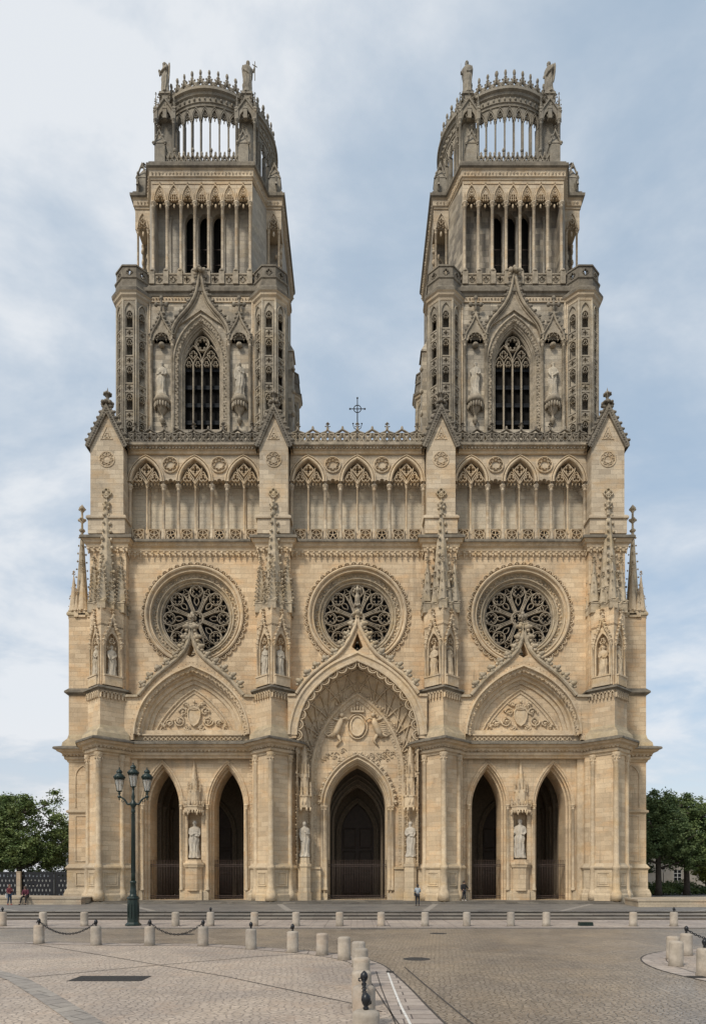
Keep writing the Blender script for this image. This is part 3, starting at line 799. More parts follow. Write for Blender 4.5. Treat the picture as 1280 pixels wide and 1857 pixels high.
def bush(x, y, r, h, seed, mat, label):
    rnd = random.Random(seed); c = MB(x, y)
    for k in range(2600):
        a = rnd.uniform(0, 2 * PI); q = sqrt(rnd.random()) * r; hz = h * (1 - (q / r) ** 2 * .6) * (0.75 + .25 * sin(a * 5 + q * 4))
        p = Vector((cos(a) * q * 1.8, sin(a) * q, .45 + hz * rnd.random() ** .4))
        d1 = Vector((rnd.gauss(0, 1), rnd.gauss(0, 1), rnd.gauss(0, 1))).normalized() * .15; d2 = d1.cross(Vector((rnd.gauss(0, 1), 1, rnd.gauss(0, 1)))).normalized() * .09
        c.F(*[c.P(*(p + v)) for v in (-d1, d2, d1, -d2)])
    tag(c.build('bush', mat, recalc=False), label, 'bush', 'bushes below the trees on the right')
bush(38.6, 88, 1.7, 1.9, 1, L1, 'rounded green bush right of the dark trunk beside the cathedral')
bush(35.9, 86.5, 1.1, 1.5, 4, L2, 'dark bush squeezed against the cathedral corner on the right')
bush(42.0, 90, 1.9, 2.0, 2, L1, 'wide green bush below the pale house wall')
bush(47.5, 90, 2.2, 1.3, 3, L2, 'low dark bush at the right edge under the yellow tree')

# pierced black fence on the left
fence = root('pierced_fence', 'black metal fence pierced with rows of pale oval openings left of the cathedral', 'fence', (-38, 71.5, .45))
for k in range(4):
    x0 = -49.5 + k * 6.1; m = MB(0, 71.5)
    holes = []
    for r in range(5):
        for c_ in range(15):
            cx, cz = x0 + .32 + c_ * .38 + (.19 if r % 2 else 0), .85 + r * .5
            if cx > x0 + 5.6: continue
            holes.append([(cx + .085 * cos(a * PI / 3), cz + .155 * sin(a * PI / 3)) for a in range(6)])
    m.plate([(x0, .5), (x0 + 5.85, .5), (x0 + 5.85, 3.25), (x0, 3.25)], holes, 0, .06)
    m.build('panel', M_BLACK, fence)
for k in range(5):
    m = MB(0, 71.5); x0 = -49.62 + k * 6.1; m.cbox(x0, 0, .14, .14, .45, 3.35); m.build('post', M_BLACK, fence)
m = MB(0, 71.2); m.cbox(-34.9, 0, .42, .3, .45, 3.2); m.cbox(-34.9, 0, .5, .36, 3.2, 3.3); tag(m.build('pillar', G_WALL), 'pale square stone pillar before the pierced black fence', 'pillar')
def facade(name, label, x0, x1, y, h, wins, mat, roofmat, roof_h=3):
    b = root(name, label, 'house', ((x0 + x1) / 2, y, 0))
    m = MB(0, y); m.plate([(x0, -.02), (x1, -.02), (x1, h), (x0, h)], [[(a, c_), (b_, c_), (b_, d), (a, d)] for a, b_, c_, d in wins], -9, 0)
    m.build('wall', mat, b)
    m = MB(0, y); m.prism([(x0 - .3, .3), (x1 + .3, .3), (x1 + .3, -9.3), (x0 - .3, -9.3)], h, h + roof_h, .5); m.build('roof', roofmat, b)
    for a, b_, c_, d in wins:
        m = MB(0, y); m.box(a, b_, -.22, -.2, c_, d); w = m.build('window', M_GLASS, b)
        m = MB(0, y)
        for q in (a, (a + b_) / 2 - .04, b_ - .08): m.box(q, q + .08, -.19, -.1, c_, d)
        for q in (c_, c_ + (d - c_) / 3, c_ + 2 * (d - c_) / 3, d - .08): m.box(a, b_, -.19, -.11, q, q + .08)
        m.build('frame', M_WHITE, w)
H_WALL = stone('house_render', (.42, .37, .31), (.46, .41, .34), (.42, .35, .27), (.22, .2, .17), .3, .3, blocks=False)
facade('house', 'pale beige house with white framed windows behind the trees on the right', 40, 62, 108, 6.5, [(44.4, 45.5, .9, 3.8), (49.5, 50.8, 2.0, 3.8), (53.5, 54.8, 2.0, 3.8)], H_WALL, M_SLATE)
facade('house', 'grey pale building behind the pierced fence on the left', -62, -36, 96, 2.7, [(-58, -56.5, 1.0, 2.2), (-52, -50.5, 1.0, 2.2), (-46, -44.5, 1.0, 2.2)], plain('grey_render', (.26, .27, .27), .8), M_SLATE, .7)
def far_lamp(x, y, h, label):
    r = root('street_lamp', label, 'street lamp', (x, y, .45))
    m = MB(x, y); m.lathe(0, 0, [(.12, .45), (.1, 1.2), (.05, 1.3), (.04, h - .7)], 8); m.build('post', M_BLACK, r)
    m = MB(x, y); m.lathe(0, 0, [(.08, h - .7), (.2, h - .2)], 6, smooth=False); l = m.build('lantern', M_LGLASS, r)
    m = MB(x, y); m.lathe(0, 0, [(.24, h - .2), (.2, h - .05), (.05, h + .12), (0, h + .2)], 8); m.build('lantern_roof', M_BLACK, r)
far_lamp(-29.4, 70, 4.5, 'small dark street lamp standing before the fence by the left cathedral corner')
far_lamp(39.9, 90, 3.9, 'small dark street lamp among the bushes before the pale house')

# ================================================================== CATHEDRAL
cath = root('cathedral', 'large pale limestone gothic cathedral with two square towers topped by open stone crowns', 'cathedral', (0, 62.5, .65))
def part(name, m, mat, parent=None): return m.build(name, mat, parent or cath)
Y0 = 62.5
def rect(a, b, c, d): return [(a, c), (b, c), (b, d), (a, d)]

def gate(cx, w, ytop=4.15):
    m = MB(cx, Y0); d = -.9
    n = int(w / .15)
    for k in range(n + 1):
        u = -w / 2 + w * k / n
        m.tube([(u, d, .66), (u, d, ytop)], .017, 4); m.octa(u, d, ytop + .08, .035, .035, .12)
    for z in (.85, 1.0, ytop - .45, ytop - .3): m.box(-w / 2, w / 2, d - .025, d + .025, z, z + .05)
    part('gate', m, M_IRON)

def relief_arms(cx, d, zc, s, wide):
    """shield with crown between scrolls, carved in relief"""
    m = MB(cx, Y0); rnd = random.Random(int(cx * 7) + 5)
    sh = [(0, -1.0), (.35, -.75), (.55, -.3), (.6, .35), (.45, .6), (0, .55), (-.45, .6), (-.6, .35), (-.55, -.3), (-.35, -.75)]
    sh = shift(sh, 0, zc, s)
    m.plate(sh, [], d, d + .16); m.bar(sh, .14 * s, d, d + .26, True)
    for k in range(5):
        u = (k - 2) * .2 * s; m.octa(u, d + .18, zc + (.98 - abs(k - 2) * .06) * s, .12 * s, .1, .16 * s)
    m.box(-.5 * s, .5 * s, d, d + .2, zc + .70 * s, zc + .85 * s); m.octa(0, d + .2, zc + 1.3 * s, .16 * s, .12, .2 * s)
    for sd_ in (-1, 1):
        for (su, sz, r0, turns, dr) in wide:
            P = []
            for k in range(int(turns * 10) + 1):
                a = k * 2 * PI / 10 * dr; r = r0 * (1 - .8 * k / (turns * 10))
                P.append((sd_ * (su + r * cos(a)) * s, d + .1, zc + (sz + r * sin(a)) * s))
            m.tube(P, [.085 * s * (1 - .5 * i / len(P)) for i in range(len(P))], 5)
            for k in range(0, len(P), 2):
                m.octa(P[k][0] + rnd.uniform(-.15, .15) * s, d + .1, P[k][2] + rnd.uniform(-.15, .15) * s, .12 * s, .12, .12 * s, .5)
            m.ball(sd_ * su * s, d + .1, zc + sz * s, .12 * s)
    return m

def side_bay(cx):
    # lower wall with two doorways and the statue niche
    doors = (-2.92, 2.98)
    holes = [arch(a, 3.3, 9.1, 12.95, 10, .66) for a in doors] + [rect(-.62, .62, 4.3, 8.55)]
    m = MB(cx, Y0); m.plate(rect(-6.2, 6.2, .45, 14.9), holes, -3, 0)
    m.box(-.8, .8, -1.2, -.72, 4.0, 8.9)
    part('portal_wall', m, S_WARM)
    for a in doors:
        m = MB(cx, Y0)
        p = arch(a, 3.3, 9.1, 12.95, 12, .66)
        m.strip(p, [(.34, 0), (.32, .10), (.18, .12), (.10, .03), (.0, .03), (-.03, -.25), (-.14, -.32), (-.16, -.7), (-.30, -.8), (-.30, -2.99)])
        part('doorway', m, S_WARM)
        for s_ in (-1, 1):
            m = MB(cx, Y0); m.colonnette(a + s_ * 1.76, .10, .12, 1.5, 9.3, 10, .45); part('column', m, S_CARVE)
        gate(cx + a, 2.7)
    m = MB(cx, Y0)
    for a, b in ((-6.2, -4.65), (-1.28, 1.32), (4.7, 6.2)):
        m.box(a, b, -.2, .22, .45, 1.25); m.prism([(a, 0), (b, 0), (b, .22), (a, .22)], 1.2501, 1.5, .9)
    part('plinth', m, S_LOW)
    # niche pedestal and canopy
    m = MB(cx, Y0)
    pl = [(-.72, 0), (-.72, .25), (-.35, .62), (.35, .62), (.72, .25), (.72, 0)]
    m.prism(pl, 1.5, 3.6); m.prism([(a * 1.15, b * 1.15) for a, b in pl], 3.6, 3.85, 1.12); m.prism([(a * 1.28, b * 1.28) for a, b in pl], 3.85, 4.02, .98); m.prism(pl, 4.02, 4.3, .9)
    m.box(-.75, .75, 0, .4, .65, 1.55)
    part('pedestal', m, S_WARM)
    m = MB(cx, Y0)
    pl = [(-.86, 0), (-.86, .35), (-.4, .8), (.4, .8), (.86, .35), (.86, 0)]
    m.prism(pl, 8.75, 9.05); m.prism([(a * 1.08, b * 1.08) for a, b in pl], 9.05, 9.15)
    for (a, b), (c_, e_) in zip(pl, pl[1:]):
        for k in range(3):
            t_ = (k + .5) / 3; u, d = a + (c_ - a) * t_, b + (e_ - b) * t_
            m.octa(u, d, 8.62, .1, .1, .2); m.octa(u, d, 9.35, .08, .08, .25)
    for k in range(6):
        u, d = pl[k]; m.spire(u, d, .1, 9.1, 10.0, 4, .06, .3); m.octa(u, d, 8.45, .09, .09, .22)
    m.prism([(a * .62, b * .7) for a, b in pl], 9.15, 10.6)
    for k in range(6):
        u, d = pl[k]; m.spire(u * .62, d * .7, .09, 10.4, 11.4, 4, .06, .3)
    m.prism([(a * .36, b * .5) for a, b in pl], 10.6, 11.6); m.spire(0, .15, .27, 11.4, 13.2, 6, .09, .3)
    part('canopy', m, S_CARVE)
    # great gable over the doors
    H = [(-4.75, 18.95), (-4.0, 19.85), (-3.3, 20.6), (-2.2, 21.5), (-1.28, 22.25), (-.6, 23.1), (-.2, 24.3), (-.05, 25.2)]
    og = sym(spline(H, 5))
    inner_ = tudor(0, 10.3, 15.45, 21.6)
    hole2 = tudor(0, 10.3, 15.45, 21.6, 5, 14.95)
    out = [(-6.0, 14.9), (-6.0, 18.7), (-4.75, 18.7)] + og + [(4.75, 18.7), (6.0, 18.7), (6.0, 14.9)] + list(reversed(hole2))
    tri = [(0, 23.6), (-.42, 22.5), (0, 22.25), (.42, 22.5)]
    m = MB(cx, Y0); m.plate(out, [tri], 0.02, 1.2)
    part('gable', m, S_WARM)
    m = MB(cx, Y0)
    m.strip(inner_, [(.0, 1.2), (.02, 1.32), (-.12, 1.34), (-.18, 1.1), (-.42, 1.05), (-.46, .8), (-.62, .78), (-.70, .45), (-.95, .42), (-1.0, .2), (-1.3, .16), (-1.32, .0)])
    part('archivolt', m, S_CARVE)
    m = MB(cx, Y0); m.foliage(offset_path(inner_, -.34), .24, .17, 1.08); m.beads(offset_path(inner_, .25), .35, .05, 1.22)
    part('foliage_band', m, S_CARVE)
    m = MB(cx, Y0)
    m.bar(offset_path(og, -.12), .34, 1.15, 1.5)
    m.box(-6.0, -4.7, .0, 1.45, 18.7, 18.9); m.box(4.7, 6.0, .0, 1.45, 18.7, 18.9)
    hm = part('hood_mould', m, S_CARVEM)
    m = MB(cx, Y0); m.crockets(offset_path(og, .05), .98, .7, 1.3, 1); part('crockets', m, S_CARVEM, hm)
    m = MB(cx, Y0); m.lathe(0, .9, [(.12, 25), (.10, 25.6), (.3, 25.75), (.12, 25.9)], 8)
    for k in range(7): m.octa(.28 * cos(k * .9), .9 + .25 * sin(k * .9), 25.85 + .12 * (k % 2), .16, .16, .2, .3)
    m.octa(0, .9, 26.2, .22, .22, .3)
    part('finial', m, S_CARVEG)
    # tympanum
    m = MB(cx, Y0)
    tr_ = sym(spline([(-3.45, 15.95), (-3.0, 16.8), (-2.3, 17.75), (-1.2, 18.9), (0, 19.75)], 4))
    m.bar(tr_ + [tr_[0]], .16, 0, .14); m.bar(offset_path(tr_, -.3), .1, 0, .1); m.foliage(offset_path(tr_, .02), .5, .09, .12)
    part('tympanum_frame', m, S_CARVE)
    m = relief_arms(cx, .0, 17.35, .95, [(1.05, .35, .42, 1.3, 1), (1.35, -.55, .5, 1.6, -1), (2.3, -.75, .36, 1.3, 1), (.65, -1.15, .3, 1.2, -1), (.75, 1.0, .3, 1.0, 1), (2.9, -1.05, .2, 1, 1)])
    part('coat_of_arms', m, S_CARVE)
    m = MB(cx, Y0)
    m.box(-4.45, 4.45, .55, .6, 14.72, 15.42)
    for k in range(22):
        u = -4.2 + k * .4; m.bar(foil(u, 15.07, .2, 4, 0, 3), .07, .6, .78, True); 
    m.box(-4.5, 4.5, .55, .85, 15.4, 15.52); m.box(-4.5, 4.5, .55, .85, 14.66, 14.76)
    m.prism([(-5.4, 0), (5.4, 0), (5.4, .56), (-5.4, .56)], 14.7, 15.9, 1, None); 
    part('quatrefoil_band', m, S_CARVE)
    rose(cx); gallery(cx, 5.9)

S_SLOPE = stone('weathered_slope', (.47, .38, .25), (.56, .46, .31), (.48, .36, .2), (.13, .115, .095), 0.55, .6, blocks=False, ledge=.85)
def rose(cx):
    zc = 26.45
    m = MB(cx, Y0)
    R = 3.12
    c = circle(0, zc, R, 64)
    # circle() walks counter-clockwise: left of walking = towards the centre
    m.strip(c, [(-1.36, 0.0), (-1.36, .22), (-1.24, .30), (-1.14, .24), (-1.08, .02), (-1.0, -.02), (-.94, .1), (-.86, .08), (-.82, -.2)], True)
    fr = part('rose_window', m, S_CARVE)
    m = MB(cx, Y0)
    m.strip(c, [(-.83, -.15), (-.80, -.4), (-.70, -.48), (-.45, -.48), (-.40, -.3), (-.32, -.32), (-.28, -.5), (-.2, -.6), (-.12, -.5), (-.04, -.55), (0, -.7), (0, -1.3)], True)
    part('inner_ring', m, S_CARVEM, fr)
    m = MB(cx, Y0)
    m.foliage(circle(0, zc, R + .57, 64), .27, .17, -.42, True); part('foliage_ring', m, S_CARVE, fr); m = MB(cx, Y0)
    for x, z, nx, nz in resample(circle(0, zc, R + 1.42, 64), .62, True):
        t0 = math.atan2(-nz, -nx)
        m.bar([(x + .27 * cos(t0 + q), z + .27 * sin(t0 + q)) for q in (-1.5, -.9, -.3, .3, .9, 1.5)], .09, -.05, .16)
        m.octa(x - nx * .13, .1, z - nz * .13, .12, .12, .12, .3)
    part('scalloped_ring', m, S_CARVE, fr)
    m = MB(cx, Y0)
    d0, d1 = -1.05, -.72
    m.bar(circle(0, zc, .62, 24), .16, d0, d1, True); m.bar(foil(0, zc, .5, 6, 0, 4), .07, d0, d1 - .05, True)
    for k in range(8):
        a = PI / 2 + k * PI / 4
        rad = lambda r, t: (r * cos(a + t), zc + r * sin(a + t))
        q = rad(2.48, 0)
        m.bar(circle(q[0], q[1], .54, 20), .07, d0, d1, True)
        m.bar(foil(q[0], q[1], .45, 4, a + PI / 4, 4), .045, d0, d1 - .04, True)
        # petal outline round the quatrefoil down to the hub
        for s_ in (-1, 1):
            P = [rad(.68, s_ * .20), rad(1.3, s_ * .30), rad(1.8, s_ * .31), rad(2.3, s_ * .29), rad(2.75, s_ * .19), rad(3.06, 0)]
            m.bar(spline(P, 4), .075, d0, d1)
            P = [rad(1.2, 0), rad(1.5, s_ * .13), rad(1.8, s_ * .1), rad(1.95, 0)]
            m.bar(spline(P, 3), .06, d0, d1 - .04)
            
        # spandrel between petals
        b = a + PI / 8
        m.bar([(.68 * cos(b), zc + .68 * sin(b)), (1.75 * cos(b), zc + 1.75 * sin(b))], .08, d0, d1)
        for e_ in (-.1, .1): m.bar([(.68 * cos(b + e_), zc + .68 * sin(b + e_)), (1.9 * cos(b + e_ * .6), zc + 1.9 * sin(b + e_ * .6))], .05, d0, d1 - .03)
        m.bar(circle(2.0 * cos(b), zc + 2.0 * sin(b), .22, 10), .055, d0, d1, True)
        m.bar(foil(2.62 * cos(b), zc + 2.62 * sin(b), .3, 3, b, 3), .05, d0, d1 - .03, True)
        for s_ in (-1, 1):
            e_ = b + s_ * .17
            pass
        m.bar(spline([(1.75 * cos(b), zc + 1.75 * sin(b)), (2.3 * cos(b - .09), zc + 2.3 * sin(b - .09)), (3.1 * cos(b - .26), zc + 3.1 * sin(b - .26))], 3), .06, d0, d1 - .02)
        m.bar(spline([(1.75 * cos(b), zc + 1.75 * sin(b)), (2.3 * cos(b + .09), zc + 2.3 * sin(b + .09)), (3.1 * cos(b + .26), zc + 3.1 * sin(b + .26))], 3), .06, d0, d1 - .02)
    m.bar(circle(0, zc, 3.08, 48), .12, d0, d1, True)
    part('tracery', m, S_CARVEG, fr)
    m = MB(cx, Y0); g = circle(0, zc, R + .02, 40); m.plate(g, [], -1.3, -1.18); part('glass', m, M_GLASS, fr)

def corbels(m, path, z, s=.42, r=.16):
    """row of little trefoil corbel arches hung along a plan path [(u,d)]"""
    for x, y, nx, ny in resample([(u, -d) for u, d in path], s):
        d = -y
        m.octa(x - nx * .12, d + ny * .12, z, .07, .10, .22, .1)
        m.octa(x - nx * .16, d + ny * .16, z + .27, r, .12, .13, .2)

def gallery(cx, hw):
    g = cx; zs, za, zt = 38.6, 40.75, 41.25
    m = MB(cx, Y0); m.box(-hw - .2, hw + .2, -1.94, -1.40, 33.0, 41.3)
    part('gallery_back_wall', m, S_BELFW)
    # arcade plate: lower outline runs through three arches and two gaps
    k = hw / 5.95
    cen = [-4.46 * k, 0, 4.46 * k]; w = 2.86 * k
    low = [(-hw - .15, zs - .15), (-hw - .15 + .02, zs - .15)]
    low = [(-hw - .15, zs - .2)]
    for i, c_ in enumerate(cen):
        low += [(c_ - w / 2, zs - .2)] + arch(c_, w, zs, za, 8) + [(c_ + w / 2, zs - .2)]
        if i < 2:
            a, b = c_ + w / 2 + .22, cen[i + 1] - w / 2 - .22; mid, q = (a + b) / 2, (b - a) / 6
            low += [(a, zs - .2), (a, zs)] 
            for j in range(3):
                cc = a + q * (2 * j + 1)
                low += [(cc + q * cos(t_), zs + .05 + (.12 if j == 1 else 0) + q * .9 * sin(t_)) for t_ in (PI * .92, PI * .75, PI * .5, PI * .25, PI * .08)]
            low += [(b, zs), (b, zs - .2)]
    low += [(hw + .15, zs - .2)]
    outer = low + [(hw + .15, zt), (-hw - .15, zt)]
    m = MB(cx, Y0); m.plate(outer, [], -.75, -.15)
    ar = part('gallery_arcade', m, S_MID)
    m = MB(cx, Y0)
    for c_ in cen:
        m.bar(arch(c_, w, zs, za, 10), .22, -.6, .06)
        m.bar(arch(c_, w + .42, zs, za + .25, 10), .10, -.15, .04)
    for i in range(2):
        mid = (cen[i] + cen[i + 1]) / 2
        m.bar(circle(mid, 40.15, .70, 24), .10, -.15, .0, True)
        for q in range(8):
            a = q * PI / 4 + PI / 8; m.bar(foil(mid + .45 * cos(a), 40.15 + .45 * sin(a), .2, 3, a, 2), .06, -.15, -.02, True)
    part('arch_moulding', m, S_CARVE, ar)
    for c_ in cen:
        m = MB(cx, Y0)
        h = w / 2
        m.bar(foil(c_, zs + 1.22, .42, 4, 0, 4), .07, -.55, -.25, True); 
        m.bar([(c_, zs + 1.75), (c_ - .5, zs + 1.18), (c_, zs + .62), (c_ + .5, zs + 1.18), (c_, zs + 1.75)], .075, -.55, -.22)
        m.bar(spline([(c_, zs - .1), (c_ - .12, zs + .35), (c_ - .52, zs + .95), (c_ - .62, zs + 1.35)], 4), .08, -.55, -.2)
        m.bar(spline([(c_, zs - .1), (c_ + .12, zs + .35), (c_ + .52, zs + .95), (c_ + .62, zs + 1.35)], 4), .08, -.55, -.2)
        for s_ in (-1, 1):
            b = c_ + s_ * h * .52
            m.bar(foil(b, zs + .42, .36, 3, PI / 2, 4), .07, -.55, -.22, True)
            m.bar(spline([(c_ + s_ * h, zs), (b + s_ * .28, zs + .55), (b, zs + 1.0), (b - s_ * .35, zs + .5), (c_, zs - .12)], 4), .075, -.55, -.22)
            for dx in (-.4, 0, .4): m.octa(b + dx * .8, -.38, zs - .06, .07, .1, .14)
        part('gallery_tracery', m, S_CARVE)
    for c_ in cen:
        for s_ in (-1, 1):
            m = MB(cx, Y0); m.colonnette(c_ + s_ * (w / 2 + .11), -.38, .15, 33.35, zs - .15, 10, .5, .9); part('column', m, S_MID)
        m = MB(cx, Y0); m.colonnette(c_, -.45, .085, 33.9, zs, 8, .4, .7); part('column', m, S_CARVE)
        m = MB(cx, Y0); m.colonnette(c_, -1.33, .08, 33.6, zs + .2, 8, .4, .4); part('column', m, S_MID)
    m = MB(cx, Y0)
    def panel(u, r_):
        m.bar(circle(u, 33.83, r_ * .9, 12), .06, -.3, -.12, True)
        for q in range(5):
            a = PI / 2 + q * 2 * PI / 5; m.bar([(u, 33.83), (u + r_ * .85 * cos(a), 33.83 + r_ * .85 * sin(a))], .06, -.3, -.14)
        m.bar(rect(u - r_ - .03, u + r_ + .03, 33.34, 34.32), .07, -.3, -.1, True)
    for c_ in cen: panel(c_ - w / 4 - .02, .46 * k); panel(c_ + w / 4 + .02, .46 * k)
    for i in range(2): panel((cen[i] + cen[i + 1]) / 2, .46 * k)
    part('balustrade', m, S_CARVE)
    m = MB(cx, Y0)
    for c_ in cen: m.box(c_ - w / 2, c_ + w / 2, -.45, -.33, 33.2, 34.3)
    part('balustrade_back', m, S_MID)
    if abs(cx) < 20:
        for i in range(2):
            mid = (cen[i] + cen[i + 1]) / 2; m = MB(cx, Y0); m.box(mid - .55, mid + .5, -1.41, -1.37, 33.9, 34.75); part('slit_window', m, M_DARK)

S_BELFW = stone('limestone_gallery_back', (.55, .475, .36), (.64, .56, .43), (.56, .44, .30), (.14, .125, .10), 0.3, 0.6, bh=.34, bw=.8)

def pier(cx, outer):
    # ---- lower level, prow shaped
    P1 = [(-1.95, 0), (-1.95, .85), (-1.5, 1.45), (0, 2.95), (1.5, 1.45), (1.95, .85), (1.95, 0)]
    m = MB(cx, Y0); m.prism(P1, .65, 13.6)
    b = part('buttress', m, S_WARM)
    m = MB(cx, Y0)
    m.course(P1, [(0, .45), (.34, .45), (.34, 1.15), (.26, 1.3), (.22, 1.55), (.14, 1.65), (.14, 3.35), (.22, 3.42), (.30, 3.55), (.26, 3.68), (0, 3.95)])
    for a, s_ in ((-PI / 4, -1), (PI / 4, 1)):
        m.frame(cx + s_ * .75, Y0 - 2.2, a); m.bar(rect(-.55, .55, 1.95, 3.1), .10, .14, .20, True); m.bar(rect(-.38, .38, 2.1, 2.95), .05, .14, .18, True)
    part('plinth', m, S_LOW, b)
    for u, d, r in ((-1.5, 1.5, .2), (0, 3.02, .24), (1.5, 1.5, .2)):
        m = MB(cx, Y0)
        m.lathe(u, d, [(r * 2.1, .66), (r * 2.1, 1.25), (r * 1.7, 1.45), (r * 1.35, 1.7), (r * 1.3, 3.4), (r * 1.6, 3.5), (r * 1.55, 3.65), (r, 3.9), (r, 12.7), (r * 1.15, 12.75), (r, 12.82), (r * 1.2, 13.1), (r * 1.6, 13.42), (r * 1.6, 13.5)], 12)
        for j in range(2):
            for k in range(8): m.octa(u + cos(k * PI / 4 + j * .4) * r * 1.3, d + sin(k * PI / 4 + j * .4) * r * 1.3, 12.98 + j * .28, r * .36, r * .36, .12, .3)
        part('column', m, S_CARVE, b)
    m = MB(cx, Y0)
    for s_ in (-1, 1):
        if outer and s_ == (1 if cx > 0 else -1): continue
        m.foliage([(s_ * 2.08, 3.95), (s_ * 2.08, 13.4)], .3, .11, .75) if abs(cx) < 10 else m.box(min(s_ * 1.95, s_ * 2.5), max(s_ * 1.95, s_ * 2.5), 0, .35, .65, 13.5)
    if m.v: part('foliage_strip', m, S_CARVE, b)
    # ---- second level
    P2 = [(-1.65, 0), (-1.65, 1.15), (0, 2.7), (1.65, 1.15), (1.65, 0)]
    m = MB(cx, Y0); m.prism(P2, 14.6, 19.2)
    part('shaft', m, S_WARM, b)
    m = MB(cx, Y0); m.course(P2, [(0, 16.0), (.05, 15.75), (.35, 15.4), (.42, 15.3), (.5, 14.7)]); part('weathering', m, S_SLOPE, b); m = MB(cx, Y0)
    m.course(P2, [(0, 19.45), (.36, 19.3), (.38, 19.15), (.2, 19.1), (.12, 19.0), (0, 18.98)])
    part('ledge', m, S_LEDGE, b)
    m = MB(cx, Y0)
    for a, s_ in ((-.754, -1), (.754, 1)):
        m.frame(cx + s_ * .825, Y0 - 1.925, a)
        for k in range(7):
            u = -.98 + k * .33; m.bar([(u - .14, 18.35), (u - .12, 18.75), (u, 18.92), (u + .12, 18.75), (u + .14, 18.35)], .07, .0, .22); m.octa(u + .16, .12, 18.32, .05, .08, .1)
            m.octa(u, .14, 18.62, .06, .06, .08)
        m.box(-1.1, 1.12, 0, .12, 18.9, 19.0)
    part('carved_band', m, S_CARVE, b)
    # ---- niche block
    core = [(-1.1, 0), (-1.1, .75), (0, 1.8), (1.1, .75), (1.1, 0)]
    P3 = [(-1.5, 0), (-1.5, 1.1), (0, 2.5), (1.5, 1.1), (1.5, 0)]
    m = MB(cx, Y0); m.prism(core, 19.4, 26); m.prism(P3, 24.7, 26.4); m.prism(P3, 19.3, 20.35)
    part('niche_block', m, S_WARM, b)
    L = math.hypot(1.5, 1.4)
    for a, s_ in ((-math.atan2(1.4, 1.5), -1), (math.atan2(1.4, 1.5), 1)):
        m = MB(cx + s_ * .75, Y0 - 1.8, a)
        ap = arch(0, 1.15, 23.0, 24.2, 6, 20.45)
        m.plate([(-L / 2, 20.3), (-L / 2, 24.9), (L / 2, 24.9), (L / 2, 20.3)], [ap], -.42, 0)
        hd = spline([(-.82, 23.0), (-.6, 23.9), (-.3, 24.5), (-.1, 25.1), (0, 25.7)], 4); hd = sym(hd)
        m.bar(hd, .13, -.05, .2); m.crockets(hd, .42, .3, .12, 1)
        m.finial(0, .1, 25.55, .9, .4)
        m.box(-.78, .78, -.1, .30, 19.5, 20.3); m.box(-.84, .84, -.1, .36, 20.3, 20.42)
        m.bar(foil(0, 23.5, .28, 3, PI / 2, 3), .07, -.2, 0, True)
        for q in (-.35, -.12, .12, .35): m.octa(q, -.12, 22.95 - abs(q) * .2, .09, .12, .16, .3)
        part('niche', m, S_CARVE, b)
        for q in (-1, 1):
            m = MB(cx + s_ * .75, Y0 - 1.8, a); m.colonnette(q * .80, .08, .085, 19.5, 23.2, 8, .3, .3); part('column', m, S_CARVE, b)
    # ---- pinnacles and spire
    sm = cx > 0
    pins = [(-1.2, .95, .5, 27.3, 31.2), (1.2, .95, .5, 27.3, 31.2), (0, 2.1, .42, 27.1, 30.8), (-.62, 1.55, .34, 27.0, 29.6), (.62, 1.55, .34, 27.0, 29.6), (-1.5, .3, .25, 27.0, 29.4), (1.5, .3, .25, 27.0, 29.4)]
    for (u, d, r, zb, zt) in pins:
        m = MB(cx, Y0); m.gabled(u, d, r * 1.7, 26.2, zb - .3, zb + .5)
        m.spire(u, d, r, zb - .1, zt - .5, 8 if sm else 4, .14 if sm else .22, .34 if not sm else .8, .85)
        for k in range(4):
            a = k * PI / 2 + PI / 4; m.crocket(u + cos(a) * r, d + sin(a) * r, zb - .15, .7, .3, .3)
        part('pinnacle', m, S_CARVEM, b)
    m = MB(cx, Y0); m.lathe(0, 1.15, [(.85, 26.3), (.80, 28.2), (.62, 28.6)], 8, smooth=False, a0=PI / 8)
    m.spire(0, 1.15, .82, 28.3, 36.3, 8, .27, .7)
    for k in range(8):
        a = k * PI / 4; m.crocket(.7 * cos(a), 1.15 + .7 * sin(a), 28.2, cos(a), .4, .4)
    m.lathe(0, 1.15, [(.12, 34.8), (.30, 35.0), (.14, 35.2), (.10, 35.4), (.12, 35.6), (.34, 35.9), (.12, 36.05), (.08, 36.3)], 8)
    for k in range(4):
        a = k * PI / 2; m.octa(.26 * cos(a), 1.15 + .26 * sin(a), 35.95, .16, .16, .13, .3)
    m.bar(foil(0, 36.9, .42, 4, 0, 4), .12, 1.05, 1.25, True); m.octa(0, 1.15, 36.9, .22, .1, .22); m.tube([(0, 1.15, 36.2), (0, 1.15, 36.8)], .07, 5)
    part('spire', m, S_CARVEM, b)
    # ---- flat pilaster behind and the gabled upper pier
    hw = 1.62 if outer else 1.42
    m = MB(cx, Y0); m.box(-hw, hw, -.3, .8, 14.9, 32.2)
    part('pilaster', m, S_WARM, b)
    m = MB(cx, Y0)
    m.box(-hw - .02, hw + .02, -.3, 1.2, 33.3, 34.65)
    m.course([(-hw - .02, -.2), (-hw - .02, 1.2), (hw + .02, 1.2), (hw + .02, -.2)], [(0, 34.6), (.14, 34.62), (.14, 34.78), (0, 34.95)])
    h2 = hw - .15
    gab = [(-h2, 34.7), (-h2, 41.2), (0, 44.1), (h2, 41.2), (h2, 34.7)]
    tr_ = [(0, 42.9), (-.5, 41.75), (.5, 41.75)]
    m.plate(gab, [], -2.2, 1.05)
    part('upper_pier', m, S_MID, b)
    m = MB(cx, Y0)
